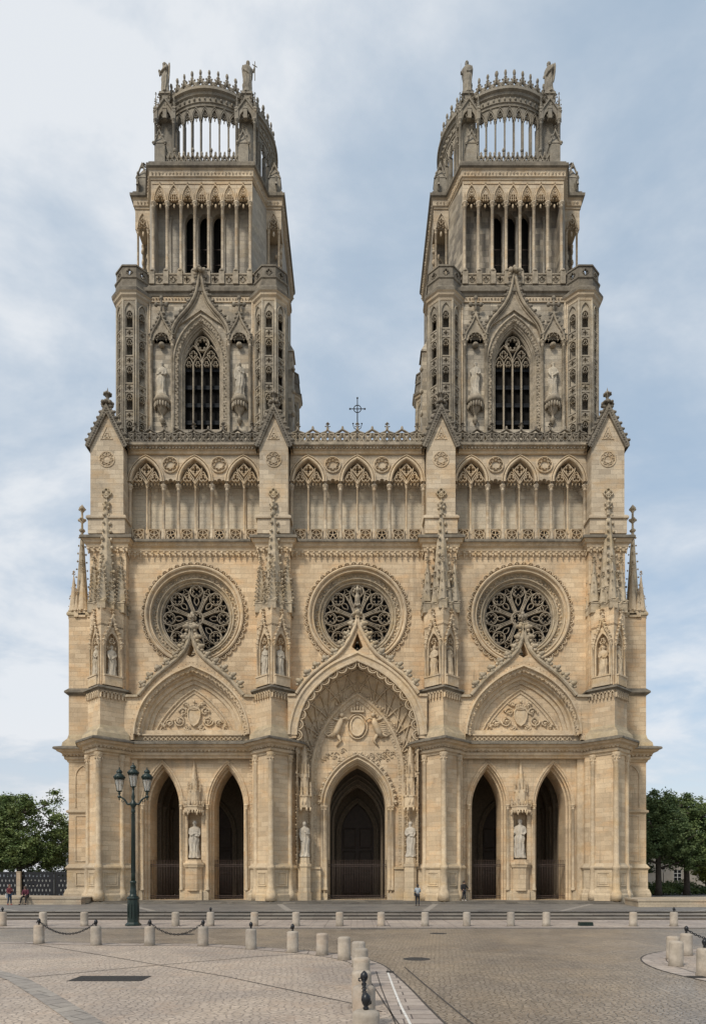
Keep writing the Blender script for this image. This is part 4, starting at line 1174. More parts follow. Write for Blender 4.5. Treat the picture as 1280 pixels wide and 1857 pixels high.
    m.bar(circle(0, 39.95, .68, 24), .09, 1.05, 1.12, True)
    for q in range(8):
        a = q * PI / 4; m.bar(foil(.43 * cos(a), 39.95 + .43 * sin(a), .21, 3, a, 3), .06, 1.05, 1.12, True)
    m.bar(tr_, .07, 1.05, 1.11, True); m.bar(foil(0, 42.05, .3, 3, PI / 2, 3), .06, 1.05, 1.11, True)
    part('rosette', m, S_CARVE, b)
    m = MB(cx, Y0)
    cop = [(-h2 - .12, 40.95), (0, 44.15), (h2 + .12, 40.95)]
    m.strip(cop, [(-.1, -2.2), (.25, -2.2), (.32, 1.30), (-.08, 1.30), (-.1, 1.04)]); m.beads(offset_path(cop, .1), .22, .12, 1.32)
    m.crockets(offset_path(cop, .3), .55, .5, .95, 1)
    m.lathe(0, .9, [(.22, 44.2), (.14, 44.7), (.32, 44.95), (.16, 45.15), (.12, 45.6), (.3, 45.85), (.1, 46.0), (0, 46.5)], 8)
    for k in range(8):
        a = k * PI / 4; m.octa(.42 * cos(a), .9 + .42 * sin(a), 45.0, .2, .2, .16, .3); m.octa(.28 * cos(a), .9 + .28 * sin(a), 45.85, .13, .13, .12, .3)
    part('gable_coping', m, S_LEDGE, b)
    return b

def corner(s):
    """side buttress beyond the outer pier, |x| 24 to 27"""
    c = 25.5
    F = [(-1.35, -2), (-1.35, 1.25), (1.35, 1.25), (1.35, -2)]      # frame at y 65.45
    m = MB(c, 65.45, 0, s); m.prism(F, .45, 27.2)
    b = part('side_buttress', m, S_WARM)
    m = MB(c, 65.45, 0, s)
    m.course(F, [(0, .45), (.34, .45), (.34, 1.15), (.22, 1.55), (.12, 1.65), (.12, 3.35), (.28, 3.55), (0, 3.95)])
    m.course(F, [(0, 9.0), (.18, 8.9), (.18, 8.75), (0, 8.6)]); 
    part('plinth', m, S_LOW, b)
    m = MB(c, 65.45, 0, s)
    m.course(F, [(0, 16.0), (.1, 15.6), (.42, 15.2), (.5, 14.7)]); part('weathering', m, S_SLOPE, b)
    m = MB(c, 65.45, 0, s); m.course(F, [(0, 20.3), (.3, 20.0), (.32, 19.85), (0, 19.6)]); part('ledge', m, S_LEDGE, b)
    m = MB(c, 65.45, 0, s); m.course(F, [(-1.1, 27.55), (.1, 27.4), (.15, 27.25), (.15, 27.1), (0, 26.95)])
    part('cap', m, S_SLOPE, b)
    m = MB(c, 65.45, 0, s)
    m.bar(arch(0, 1.4, 12.0, 13.1, 6, 9.2) , .12, 1.25, 1.33); m.bar(rect(-.7, .7, 4.2, 8.4), .12, 1.25, 1.32, True); m.bar(rect(-.6, .6, 1.95, 3.1), .10, 1.37, 1.44, True)
    part('blind_panel', m, S_CARVE, b)
    for (u, d, r, zt) in ((1.0, .95, .42, 31.2), (.15, 1.0, .5, 31.5), (-.8, .95, .5, 31.0), (1.05, -1, .42, 31.0), (1.3, 0, .3, 29.8), (.6, 1.25, .24, 29.4), (1.35, .75, .22, 29.0), (.6, .2, .5, 32.4), (-.2, -.2, .4, 32.0)):
        m = MB(c, 65.45, 0, s); m.gabled(u, d, r * 1.6, 26.9, 27.5, 28.3); m.spire(u, d, r, 27.6, zt - .4, 8, .1, .9, .7)
        for k in range(4):
            a = k * PI / 2; m.octa(u + cos(a) * r * 1.05, d + sin(a) * r * 1.05, 27.5, .13, .13, .16, .3)
        part('pinnacle', m, S_CARVE, b)
    m = MB(c + .5, 65.45, 0, s); m.lathe(.1, 0, [(.6, 27), (.55, 29.5), (.45, 30)], 8, smooth=False); m.spire(.1, 0, .5, 29.6, 36.4, 8, .2, .7)
    m.lathe(.1, 0, [(.12, 35.4), (.3, 35.6), (.12, 35.8), (.1, 36.3), (.34, 36.6), (.12, 36.8), (.1, 37.3), (.3, 37.7), (0, 38.1)], 8)
    for k in range(4):
        a = k * PI / 2; m.octa(.1 + .28 * cos(a), .28 * sin(a), 36.6, .15, .15, .14, .3); m.octa(.1 + .24 * cos(a), .24 * sin(a), 37.6, .14, .14, .12, .3)
    part('spire', m, S_CARVEM, b)

def centre_bay():
    S = Y0
    # wall behind the great arch with the royal door
    m = MB(0, S)
    dh = arch(0, 5.7, 9.1, 13.35, 12, .66)
    tym = arch(0, 8.2, 12.0, 19.3, 14, .45)
    m.plate(tym, [dh], -3.2, -.42)
    part('portal_wall', m, S_WARM)
    m = MB(0, S)
    p = arch(0, 5.7, 9.1, 13.35, 14, .66)
    m.strip(p, [(.52, -.42), (.50, -.26), (.40, -.22), (.34, -.34), (.26, -.32), (.22, -.16), (.12, -.14), (.06, -.3), (0, -.34), (-.03, -.6), (-.12, -.65), (-.15, -1.0), (-.25, -1.1), (-.25, -3.2)])
    dw = part('doorway', m, S_CARVE)
    m = MB(0, S); hood = [q for q in offset_path(p, .56) if q[1] > 9.2]
    m.bar(offset_path(hood, -.08), .16, -.42, -.12); m.crockets(hood, .55, .36, -.25, 0); part('crockets', m, S_CARVE, dw)
    for s_ in (-1, 1):
        for u in (2.88, 3.2):
            m = MB(0, S); m.colonnette(s_ * u, -.28, .13, 1.5, 9.2, 10, .4); part('column', m, S_CARVE)
    gate(0, 5.3)
    m = MB(0, S)
    for s_ in (-1, 1):
        a, b = (2.72, 4.4) if s_ > 0 else (-4.4, -2.72)
        m.box(a, b, -.5, -.08, .45, 1.25)
        a, b = (3.3, 5.5) if s_ > 0 else (-5.5, -3.3)
        m.box(a, b, -.5, .35, .45, 1.35); m.box(min(a, b) + .05, max(a, b), -.5, .22, 1.35, 3.45); m.box(min(a, b), max(a, b), -.5, .36, 3.45, 3.65)
    part('plinth', m, S_LOW)
    # embrasure lofted from the tympanum arch to the great arch
    A = arch(0, 8.2, 12.0, 19.3, 16, 3.65); B = tudor(0, 10.7, 15.2, 21.75, 5, 3.65)
    N = 60
    def res(P): 
        # same parameter: height on the jambs, angle on the arch
        q = [(x, z) for x, z, _, _ in resample(P, 1e9 if 0 else .05)]
        return [q[int(round(i * (len(q) - 1) / N))] for i in range(N + 1)]
    ra, rb = res(A), res(B)
    K = 8
    def pt(i, t):
        g = sin(t * PI / 2); h = 1 - cos(t * PI / 2)
        x = ra[i][0] + (rb[i][0] - ra[i][0]) * g; z = ra[i][1] + (rb[i][1] - ra[i][1]) * g
        return x, -.42 + 2.2 * h, z
    m = MB(0, S); rows = [[m.P(*pt(i, k / K)) for i in range(N + 1)] for k in range(K + 1)]
    for r0, r1 in zip(rows, rows[1:]):
        for i in range(N): m.F(r0[i], r0[i + 1], r1[i + 1], r1[i])
    em = part('embrasure', m, S_CARVE)
    m = MB(0, S)
    def web(i0, i1):
        P = []
        for k in range(K + 1):
            t = k / K; f = i0 + (i1 - i0) * t; i = min(N - 1, int(f)); g = f - i
            a, b = pt(i, t), pt(i + 1, t); P.append((a[0] + (b[0] - a[0]) * g, a[1] + (b[1] - a[1]) * g + .10, a[2] + (b[2] - a[2]) * g))
        m.tube(P, .085, 4)
    for i in range(12, 49, 3):
        web(i, i)
        if i < 46: web(i, i + 3); web(i + 3, i); 
        x, d, z = pt(i, .55); m.octa(x, d + .1, z, .16, .14, .16, .3)
    for tt in (.3, .62, .9):
        m.tube([(lambda q: (q[0], q[1] + .1, q[2]))(pt(i, tt)) for i in range(10, 51)], .07, 4)
    for i in range(11, 49, 3):
        x, d, z = pt(i + 1, .78); m.octa(x, d + .1, z, .2, .16, .2, .3)
        x, d, z = pt(i, .15); m.octa(x, d + .12, z, .16, .14, .16, .3)
    part('ribs', m, S_CARVE, em)
    m = MB(0, S)
    m.strip(A, [(.25, -.42), (.25, -.2), (.1, -.1), (.0, -.15), (-.1, -.3), (-.38, -.32), (-.42, -.42)])
    part('archivolt', m, S_CARVE, em)
    m = MB(0, S); m.foliage(offset_path(A, .34), .27, .14, -.1); m.foliage(offset_path(A, -.24), .25, .10, -.28)
    m.foliage([(-5.35, 3.9), (-5.35, 13)], .27, .12, 1.2); m.foliage([(5.35, 3.9), (5.35, 13)], .27, .12, 1.2)
    part('foliage_band', m, S_CARVE, em)
    # great gable
    H = [(-5.45, 18.9), (-4.9, 19.7), (-4.2, 20.5), (-3.3, 21.25), (-2.4, 21.9), (-1.6, 22.6), (-.95, 23.5), (-.4, 24.6), (-.1, 25.6)]
    og = sym(spline(H, 5))
    hole2 = tudor(0, 10.7, 15.2, 21.75, 5, 14.95)
    out = [(-6.1, 14.9), (-6.1, 18.6), (-5.45, 18.6)] + og + [(5.45, 18.6), (6.1, 18.6), (6.1, 14.9)] + list(reversed(hole2))
    tri = [(0, 24.2), (-.5, 22.95), (0, 22.55), (.5, 22.95)]
    m = MB(0, S); m.plate(out, [tri], .02, 1.95)
    part('gable', m, S_WARM)
    m = MB(0, S)
    ia = tudor(0, 10.7, 15.2, 21.75)
    m.strip(ia, [(.75, 1.95), (.75, 2.1), (.55, 2.15), (.45, 2.02), (.1, 2.0), (0, 2.12), (-.08, 2.1), (-.08, 1.8), (0, 1.75)])
    part('archivolt', m, S_CARVE)
    m = MB(0, S)
    for x, z, nx, nz in resample(offset_path(ia, -.42), .86):
        # hanging cusp: half ring open towards the arch, with buds
        t0 = math.atan2(nz, nx); c_ = (x + nx * .35, z + nz * .35)
        ring = [(c_[0] + .42 * cos(t0 + q), c_[1] + .42 * sin(t0 + q)) for q in [PI * .5 + PI * k / 8 for k in range(9)]]
        m.bar(ring, .11, 1.72, 1.98)
        r2 = [(c_[0] + .24 * cos(t0 + q), c_[1] + .24 * sin(t0 + q)) for q in [PI * .55 + PI * .9 * k / 6 for k in range(7)]]
        m.bar(r2, .07, 1.76, 1.93)
        e_ = ring[0]; m.octa(e_[0] - nx * .12, 1.85, e_[1] - nz * .12, .13, .12, .13, .3)
        e_ = ring[4]; m.octa(e_[0], 1.85, e_[1], .10, .1, .10, .3)
    part('cusped_fringe', m, S_CARVE)
    m = MB(0, S); m.bar(offset_path(og, -.14), .3, 1.9, 2.2)
    m.box(-6.1, -5.4, 0, 2.1, 18.6, 18.8); m.box(5.4, 6.1, 0, 2.1, 18.6, 18.8)
    hm = part('hood_mould', m, S_CARVE)
    m = MB(0, S); m.crockets(offset_path(og, .05), 1.0, .7, 1.95, 1); part('crockets', m, S_CARVEM, hm)
    m = MB(0, S)
    m.lathe(0, 1.5, [(.2, 25.2), (.13, 26.1), (.32, 26.3), (.15, 26.5), (.12, 27.0), (.22, 27.2), (.22, 27.6), (.13, 27.8), (.26, 28.0), (.14, 28.2), (.0, 28.6)], 10)
    for z, r in ((25.9, .36), (26.7, .26), (28.0, .3)):
        for k in range(8): m.octa(r * cos(k * PI / 4), 1.5 + r * sin(k * PI / 4), z + .1 * (k % 2), .14, .14, .16, .35)
    part('finial', m, S_CARVEG)
    # arms carried by two figures above clouds
    m = MB(0, S); d = -.42; zc = 16.45; rnd = random.Random(3)
    el = [(.62 * cos(k * PI / 9), zc + .88 * sin(k * PI / 9)) for k in range(18)]
    m.plate(el, [], d, d + .2); m.bar(el, .18, d, d + .32, True); m.bar([(x * 1.45, zc + (z - zc) * 1.3) for x, z in el], .12, d, d + .2, True)
    m.box(-.6, .6, d, d + .3, zc + 1.25, zc + 1.42)
    for k in range(5): m.octa((k - 2) * .26, d + .22, zc + 1.65 - abs(k - 2) * .06, .13, .12, .26)
    m.octa(0, d + .2, zc + 2.05, .16, .12, .18)
    for s_ in (-1, 1):
        m.tube([(s_ * 2.3, d + .12, zc - 1.0), (s_ * 1.9, d + .2, zc - .5), (s_ * 1.6, d + .24, zc + .2), (s_ * 1.45, d + .22, zc + .7)], [.2, .32, .3, .18], 7)
        m.ball(s_ * 1.42, d + .26, zc + 1.0, .23); m.tube([(s_ * 1.5, d + .25, zc + .6), (s_ * 1.05, d + .3, zc + .75), (s_ * .75, d + .25, zc + .5)], [.13, .1, .08], 6)
        m.tube([(s_ * 1.6, d + .2, zc + .5), (s_ * 2.1, d + .22, zc + .65), (s_ * 2.5, d + .16, zc + .9)], [.12, .1, .07], 6)
        m.tube([(s_ * 2.0, d + .15, zc - .6), (s_ * 2.6, d + .15, zc - .9), (s_ * 3.0, d + .1, zc - .7)], [.2, .14, .06], 6)
        m.tube([(s_ * 1.9, d + .15, zc - .6), (s_ * 1.5, d + .15, zc - 1.3), (s_ * 1.9, d + .1, zc - 1.8)], [.2, .13, .07], 6)
        for k in range(6): m.tube([(s_ * 1.75, d + .1, zc + .2 - k * .12), (s_ * (2.4 + .1 * k), d + .12, zc + .35 - k * .2), (s_ * (2.9 - .02 * k), d + .08, zc + .2 - k * .25)], [.10, .08, .03], 5)
        for k in range(18):
            a = rnd.uniform(0, 6.28); cu, cz_ = s_ * (1.2 + rnd.random() * 2.0), zc - 2.2 - rnd.random() * 1.0; r = rnd.uniform(.18, .34)
            m.tube([(cu + r * cos(q * .8) * (1 - q * .1), d + .05, cz_ + r * sin(q * .8) * (1 - q * .1)) for q in range(8)], .045, 4)
    part('coat_of_arms', m, S_CARVE)
    # canopies over the two jamb statues
    for s_ in (-1, 1):
        m = MB(s_ * 4.72, S - 1.0); 
        pl = [(-.55, -.5), (-.55, .2), (-.25, .5), (.25, .5), (.55, .2), (.55, -.5)]
        m.prism(pl, 8.9, 9.9); m.prism([(a * 1.1, b * 1.1) for a, b in pl], 9.85, 10.0)
        for a, b in pl[1:5]:
            m.octa(a, b, 8.75, .12, .12, .22); m.spire(a, b, .12, 9.9, 11.2, 4, .07, .35); m.octa(a * .6, b, 9.4, .1, .1, .3)
        m.prism([(a * .66, b * .66) for a, b in pl], 10, 11.9)
        for a, b in pl[1:5]: m.spire(a * .66, b * .66, .1, 11.6, 12.8, 4, .06, .35)
        m.prism([(a * .4, b * .4) for a, b in pl], 11.9, 13.0); m.spire(0, 0, .25, 12.9, 15.4, 6, .1, .35)
        part('canopy', m, S_CARVE)
        m = MB(s_ * 4.72, S - 1.0); m.prism(pl, 1.35, 3.65); m.prism([(a * 1.12, b * 1.12) for a, b in pl], 3.65, 3.9); m.prism([(a * .9, b * .9) for a, b in pl], 3.9, 4.45, .9); m.prism([(a * 1.15, b * 1.15) for a, b in pl], .65, 1.35)
        part('pedestal', m, S_LOW)
    rose(0); gallery(0, 5.95)

side_bay(-14.75); side_bay(14.75); centre_bay()
for c_, o_ in ((-22.3, True), (-7.45, False), (7.45, False), (22.3, True)): pier(c_, o_)
corner(-1); corner(1)

# ---- rose level wall, one sheet with three round openings
m = MB(0, Y0)
notch = [q for q in tudor(0, 10.5, 14.9, 21.65) if q[1] > 15.02]
m.plate([(-23.8, 15), (notch[0][0], 15)] + notch + [(notch[-1][0], 15), (23.8, 15), (23.8, 32.6), (-23.8, 32.6)], [list(circle(c_, 26.45, 4.5, 56)) for c_ in (-14.75, 0, 14.75)], -1.7, 0)
part('rose_wall', m, S_WARM)
# masses behind the front: porch, tower stumps, nave
m = MB(0, Y0)
m.box(-23.9, -21.2, -9.5, -.05, .45, 41.3); m.box(21.2, 23.9, -9.5, -.05, .45, 41.3)
m.box(-21.2, 21.2, -9.5, -1.95, 14.7, 41.3)
m.box(-21.2, -5.2, -3.05, -.02, 13.2, 15.3); m.box(5.2, 21.2, -3.05, -.02, 13.2, 15.3)
for s_ in (-1, 1): m.box(min(s_ * 4.0, s_ * 9.2), max(s_ * 4.0, s_ * 9.2), -3.2, -.45, .45, 15.2)
m.box(-8.6, 8.6, -3.2, -1.96, 15.2, 20.4)
part('inner_wall', m, S_WARM)
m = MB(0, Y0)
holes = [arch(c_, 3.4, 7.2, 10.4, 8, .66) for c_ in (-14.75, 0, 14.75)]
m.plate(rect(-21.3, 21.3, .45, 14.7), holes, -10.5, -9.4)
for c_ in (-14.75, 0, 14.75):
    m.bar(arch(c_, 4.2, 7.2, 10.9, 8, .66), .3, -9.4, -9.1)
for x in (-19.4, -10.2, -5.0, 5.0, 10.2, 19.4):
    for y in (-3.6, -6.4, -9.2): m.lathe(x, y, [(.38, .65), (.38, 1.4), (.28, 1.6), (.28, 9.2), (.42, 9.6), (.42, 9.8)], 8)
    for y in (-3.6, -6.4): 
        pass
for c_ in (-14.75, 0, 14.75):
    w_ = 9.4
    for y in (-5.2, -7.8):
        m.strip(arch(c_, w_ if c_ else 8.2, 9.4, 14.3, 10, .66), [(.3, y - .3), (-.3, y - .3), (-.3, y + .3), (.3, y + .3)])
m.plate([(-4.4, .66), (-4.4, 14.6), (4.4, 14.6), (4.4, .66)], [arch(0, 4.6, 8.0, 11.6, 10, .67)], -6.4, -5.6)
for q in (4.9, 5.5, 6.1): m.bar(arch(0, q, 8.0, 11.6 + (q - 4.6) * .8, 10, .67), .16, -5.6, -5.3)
part('porch_interior', m, plain('shaded_porch_stone', (.16, .125, .085), .9))  # darker stone colour carries the shade inside the porch
for c_ in (-14.75, 0, 14.75):
    m = MB(c_, Y0)
    m.box(-1.7, 1.7, -10.2, -10.1, .65, 10.4)
    for s_ in (-1, 1):
        for z in (1.0, 3.4, 5.8): m.bar(rect(s_ * .85 - .6, s_ * .85 + .6, z, z + 2.0), .12, -10.1, -10.0, True)
    m.box(-.04, .04, -10.1, -10.02, .65, 8)
    part('door', m, M_DOOR)
m = MB(0, Y0)
m.prism([(-26.0, -4), (-22, -4), (-22, -40), (-26.0, -40)], .45, 26); m.prism([(22, -4), (26, -4), (26, -40), (22, -40)], .45, 26)
m.box(-22, 22, -90, -10.6, .45, 38)
part('nave_wall', m, S_MID)
m = MB(0, Y0); m.plate([(-14, 38), (14, 38), (0, 49.5)], [], -90, -9.8); part('roof', m, M_SLATE)
m = MB(0, Y0 + 17)
ZC = 56.7
m.tube([(0, 0, 49), (0, 0, 57.9)], [.11, .05], 6); m.tube([(-.8, 0, ZC), (.8, 0, ZC)], .05, 6)
m.tube([(.42 * cos(a * PI / 8), 0, ZC + .42 * sin(a * PI / 8)) for a in range(16)], .05, 5, closed=True)
for x, z in ((-.85, ZC), (.85, ZC), (0, 57.95)): m.octa(x, 0, z, .13, .06, .13)
for s_ in (-1, 1): m.tube([(0, 0, 54.2), (s_ * .4, 0, 54.5), (s_ * .5, 0, 54.9)], .04, 5); m.octa(s_ * .5, 0, 55.0, .12, .08, .12)
part('ridge_cross', m, M_BLACK)

# ---- cornices running round the piers
def pp(c_, hw, a, tip=None, b=None):
    return [(c_ - hw, 0.0), (c_ - hw, a), (c_ + hw, a), (c_ + hw, 0.0)]
lowpath = [(-26.85, -4), (-26.85, 1.25 - 2.95), (-24.25, 1.25 - 2.95)]
lowpath = [(-26.85, -5.0), (-26.85, -1.7), (-24.3, -1.7), (-24.3, .0), (-23.8, 1.45), (-22.3, 2.95), (-20.8, 1.45), (-20.3, .55), (-9.45, .55), (-8.95, 1.45), (-7.45, 2.95), (-5.95, 1.45), (-5.6, .9), (-5.5, -.3)]
CP = [(-.15, 13.35), (.08, 13.4), (.12, 13.55), (.28, 13.65), (.32, 13.85), (.24, 13.95), (.42, 14.05), (.50, 14.2), (.78, 14.3), (.84, 14.42), (1.0, 14.5), (1.02, 14.62)]
CT = [(1.0, 14.47), (1.06, 14.5), (1.06, 14.64), (.98, 14.72), (.5, 14.85), (-.3, 15.1)]
for mir in (1, -1):
    m = MB(0, Y0, 0, mir); m.course(lowpath, CP)
    for x, y, nx, ny in resample([(u, -d) for u, d in offset_path([(u, d) for u, d in lowpath], .38)], .34): m.octa(x, -y, 14.0, .14, .12, .10, .4)
    c0 = part('cornice', m, S_CARVE)
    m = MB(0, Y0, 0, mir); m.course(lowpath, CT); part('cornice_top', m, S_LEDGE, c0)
    for k in range(0): pass
hi = [(-23.95, -3), (-23.95, .8)]
hi = [(-23.95, -6), (-23.95, .8), (-20.65, .8), (-20.65, 0), (-8.9, 0), (-8.9, .8), (-6.0, .8), (-6.0, 0)]
hip = hi + [(-u, d) for u, d in reversed(hi)]
m = MB(0, Y0)
m.course(hip, [(0, 31.8), (.12, 31.85), (.12, 32.1), (.2, 32.2), (.24, 32.45), (.4, 32.55), (.44, 32.75), (.62, 32.85), (.64, 33.0)])
corbels(m, [(a, b + .1) for a, b in hip[1:-1]], 31.75, .52, .17)
m.beads([(-23, 32.62), (23, 32.62)], .2, .06, .45)
c1_ = part('cornice', m, S_CARVE)
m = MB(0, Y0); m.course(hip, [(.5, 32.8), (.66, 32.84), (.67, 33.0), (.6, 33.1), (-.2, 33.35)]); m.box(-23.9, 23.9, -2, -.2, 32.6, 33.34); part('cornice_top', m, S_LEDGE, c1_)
# gallery top cornice and openwork parapet, bay by bay
for a, b in ((-20.75, -8.85), (-6.05, 6.05), (8.85, 20.75)):
    m = MB(0, Y0)
    m.box(a, b, -2.2, -.1, 41.2, 41.75)
    m.course([(a, 0), (b, 0)], [(-.1, 41.05), (.05, 41.1), (.08, 41.3), (.22, 41.35), (.22, 41.55), (.42, 41.62), (.46, 41.8), (-.3, 41.95)])
    gc = part('cornice', m, S_CARVE)
    m = MB(0, Y0); m.beads([(a, 41.48), (b, 41.48)], .3, .13, .3); m.course([(a, 0), (b, 0)], [(.40, 41.6), (.5, 41.64), (.5, 41.82), (.3, 41.9)]); part('dentils', m, S_CARVEG, gc)
    m = MB(0, Y0); n = 9 if a == -6.05 else 9; w_ = (b - a) / n
    m.box(a, b, -.1, .25, 41.93, 42.06); m.box(a, b, -.06, .2, 42.78, 42.88)
    for k in range(n):
        u = a + (k + .5) * w_
        if k % 2: 
            m.bar(foil(u, 42.42, .40, 4, 0, 4), .17, -.05, .2, True)
            m.bar([(u - w_ / 2, 42.85), (u, 43.25), (u + w_ / 2, 42.85)], .1, -.05, .2)
        else:
            m.bar(foil(u, 42.42, .42, 4, 0, 4), .17, -.05, .2, True)
            m.bar(circle(u - .45, 42.42, .3, 10), .08, -.05, .18, True); m.bar(circle(u + .45, 42.42, .3, 10), .08, -.05, .18, True)
            m.bar([(u - w_ / 2, 42.85), (u - .15, 43.05), (u, 43.3), (u + .15, 43.05), (u + w_ / 2, 42.85)], .1, -.05, .2)
        m.bar([(u - w_ / 2, 42.85), (u - w_ / 2 + .25, 42.4), (u - w_ / 2, 42.0), (u - w_ / 2 - .25, 42.4), (u - w_ / 2, 42.85)], .15, -.05, .2)
        m.octa(u + (w_ / 2 if 0 else 0), .08, 43.35, .13, .12, .25)
        if k % 2 == 0: m.finial(u, .08, 43.1, .85, .42)
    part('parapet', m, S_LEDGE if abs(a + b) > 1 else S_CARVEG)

# ================================================================== TOWERS
def louvres(m, w, z0, z1, d, step=1.55):
    z = z0 + .6
    while z < z1:
        m.box(-w / 2, w / 2, d - .5, d + .05, z, z + .12); m.prism([(-w / 2, d - .5), (w / 2, d - .5), (w / 2, d + .05), (-w / 2, d + .05)], z - .35, z + .0, 1)
        z += step
S_TUR = stone('limestone_turret', (.27, .235, .185), (.43, .38, .30), (.36, .29, .19), (.075, .068, .056), 0.6, 0.9, blocks=False, ledge=.7)
def oct_turret(tw, cx, cy, z0, z1, full=True):
    ap = 1.48; L = 2 * ap * math.tan(PI / 8); R = ap / cos(PI / 8)
    oc = [(R * cos(PI / 8 + k * PI / 4), R * sin(PI / 8 + k * PI / 4)) for k in range(8)]
    m = MB(cx, cy)
    core = [(a * .55, b * .55) for a, b in oc]
    m.prism([(a * .97, b * .97) for a, b in oc], z1 - 1.2, z1)
    t = part('turret', m, S_TUR, tw)
    m = MB(cx, cy); m.prism(core, z0, z1); part('turret_shade_core', m, S_LEDGE, tw)  # added core in dark stone, its colour paints the unlit turret interior
    for k in range(8):
        a = k * PI / 4 - PI
        front = abs(a) < 2.0
        m = MB(cx + ap * sin(a), cy - ap * cos(a), a)
        holes = []
        if full and front and abs(abs(a) - PI / 2) < 2:
            z = z1 - 1.75
            while z - 1.75 > z0:
                holes.append(arch(0, .68, z - .25, z + .2, 4, z - 1.45)); holes.append(foil(0, z - 1.92, .30, 4, 0, 3)); z -= 2.57
                if len(holes) > 11: break
        m.plate([(-L / 2, z0), (-L / 2, z1), (L / 2, z1), (L / 2, z0)], holes, -.22, 0)
        z = z1 - 1.75
        for q in holes:
            m.bar(q, .09, -.2, .04, True)
        for i in range(len(holes) // 2):
            zz = z1 - 1.75 - 2.57 * i
            m.bar(foil(0, zz - .25, .26, 3, PI / 2, 3), .06, -.2, .0, True)
            m.box(-.40, .40, -.2, .06, zz - 1.56, zz - 1.46); m.box(-.40, .40, -.2, .06, zz - 2.34, zz - 2.25)
        if front:
            m.bar(arch(0, .86, z1 - 1.7, z1 - .85, 5, z0), .10, 0, .13)
        me = m
        for s_ in (-1, 1):
            me.tube([(s_ * L / 2, .0, z0), (s_ * L / 2, .0, z1 - .6)], .10, 6)
        me.beads([(-.37 - .09, z0 + .5), (-.46, z1 - 2)], .42, .05, .02) if front else None
        globals()['_tf'].append((m, t))
    return t
_tf = []
def flush_turret(tw):
    # faces of one turret become one openwork mesh part
    pass

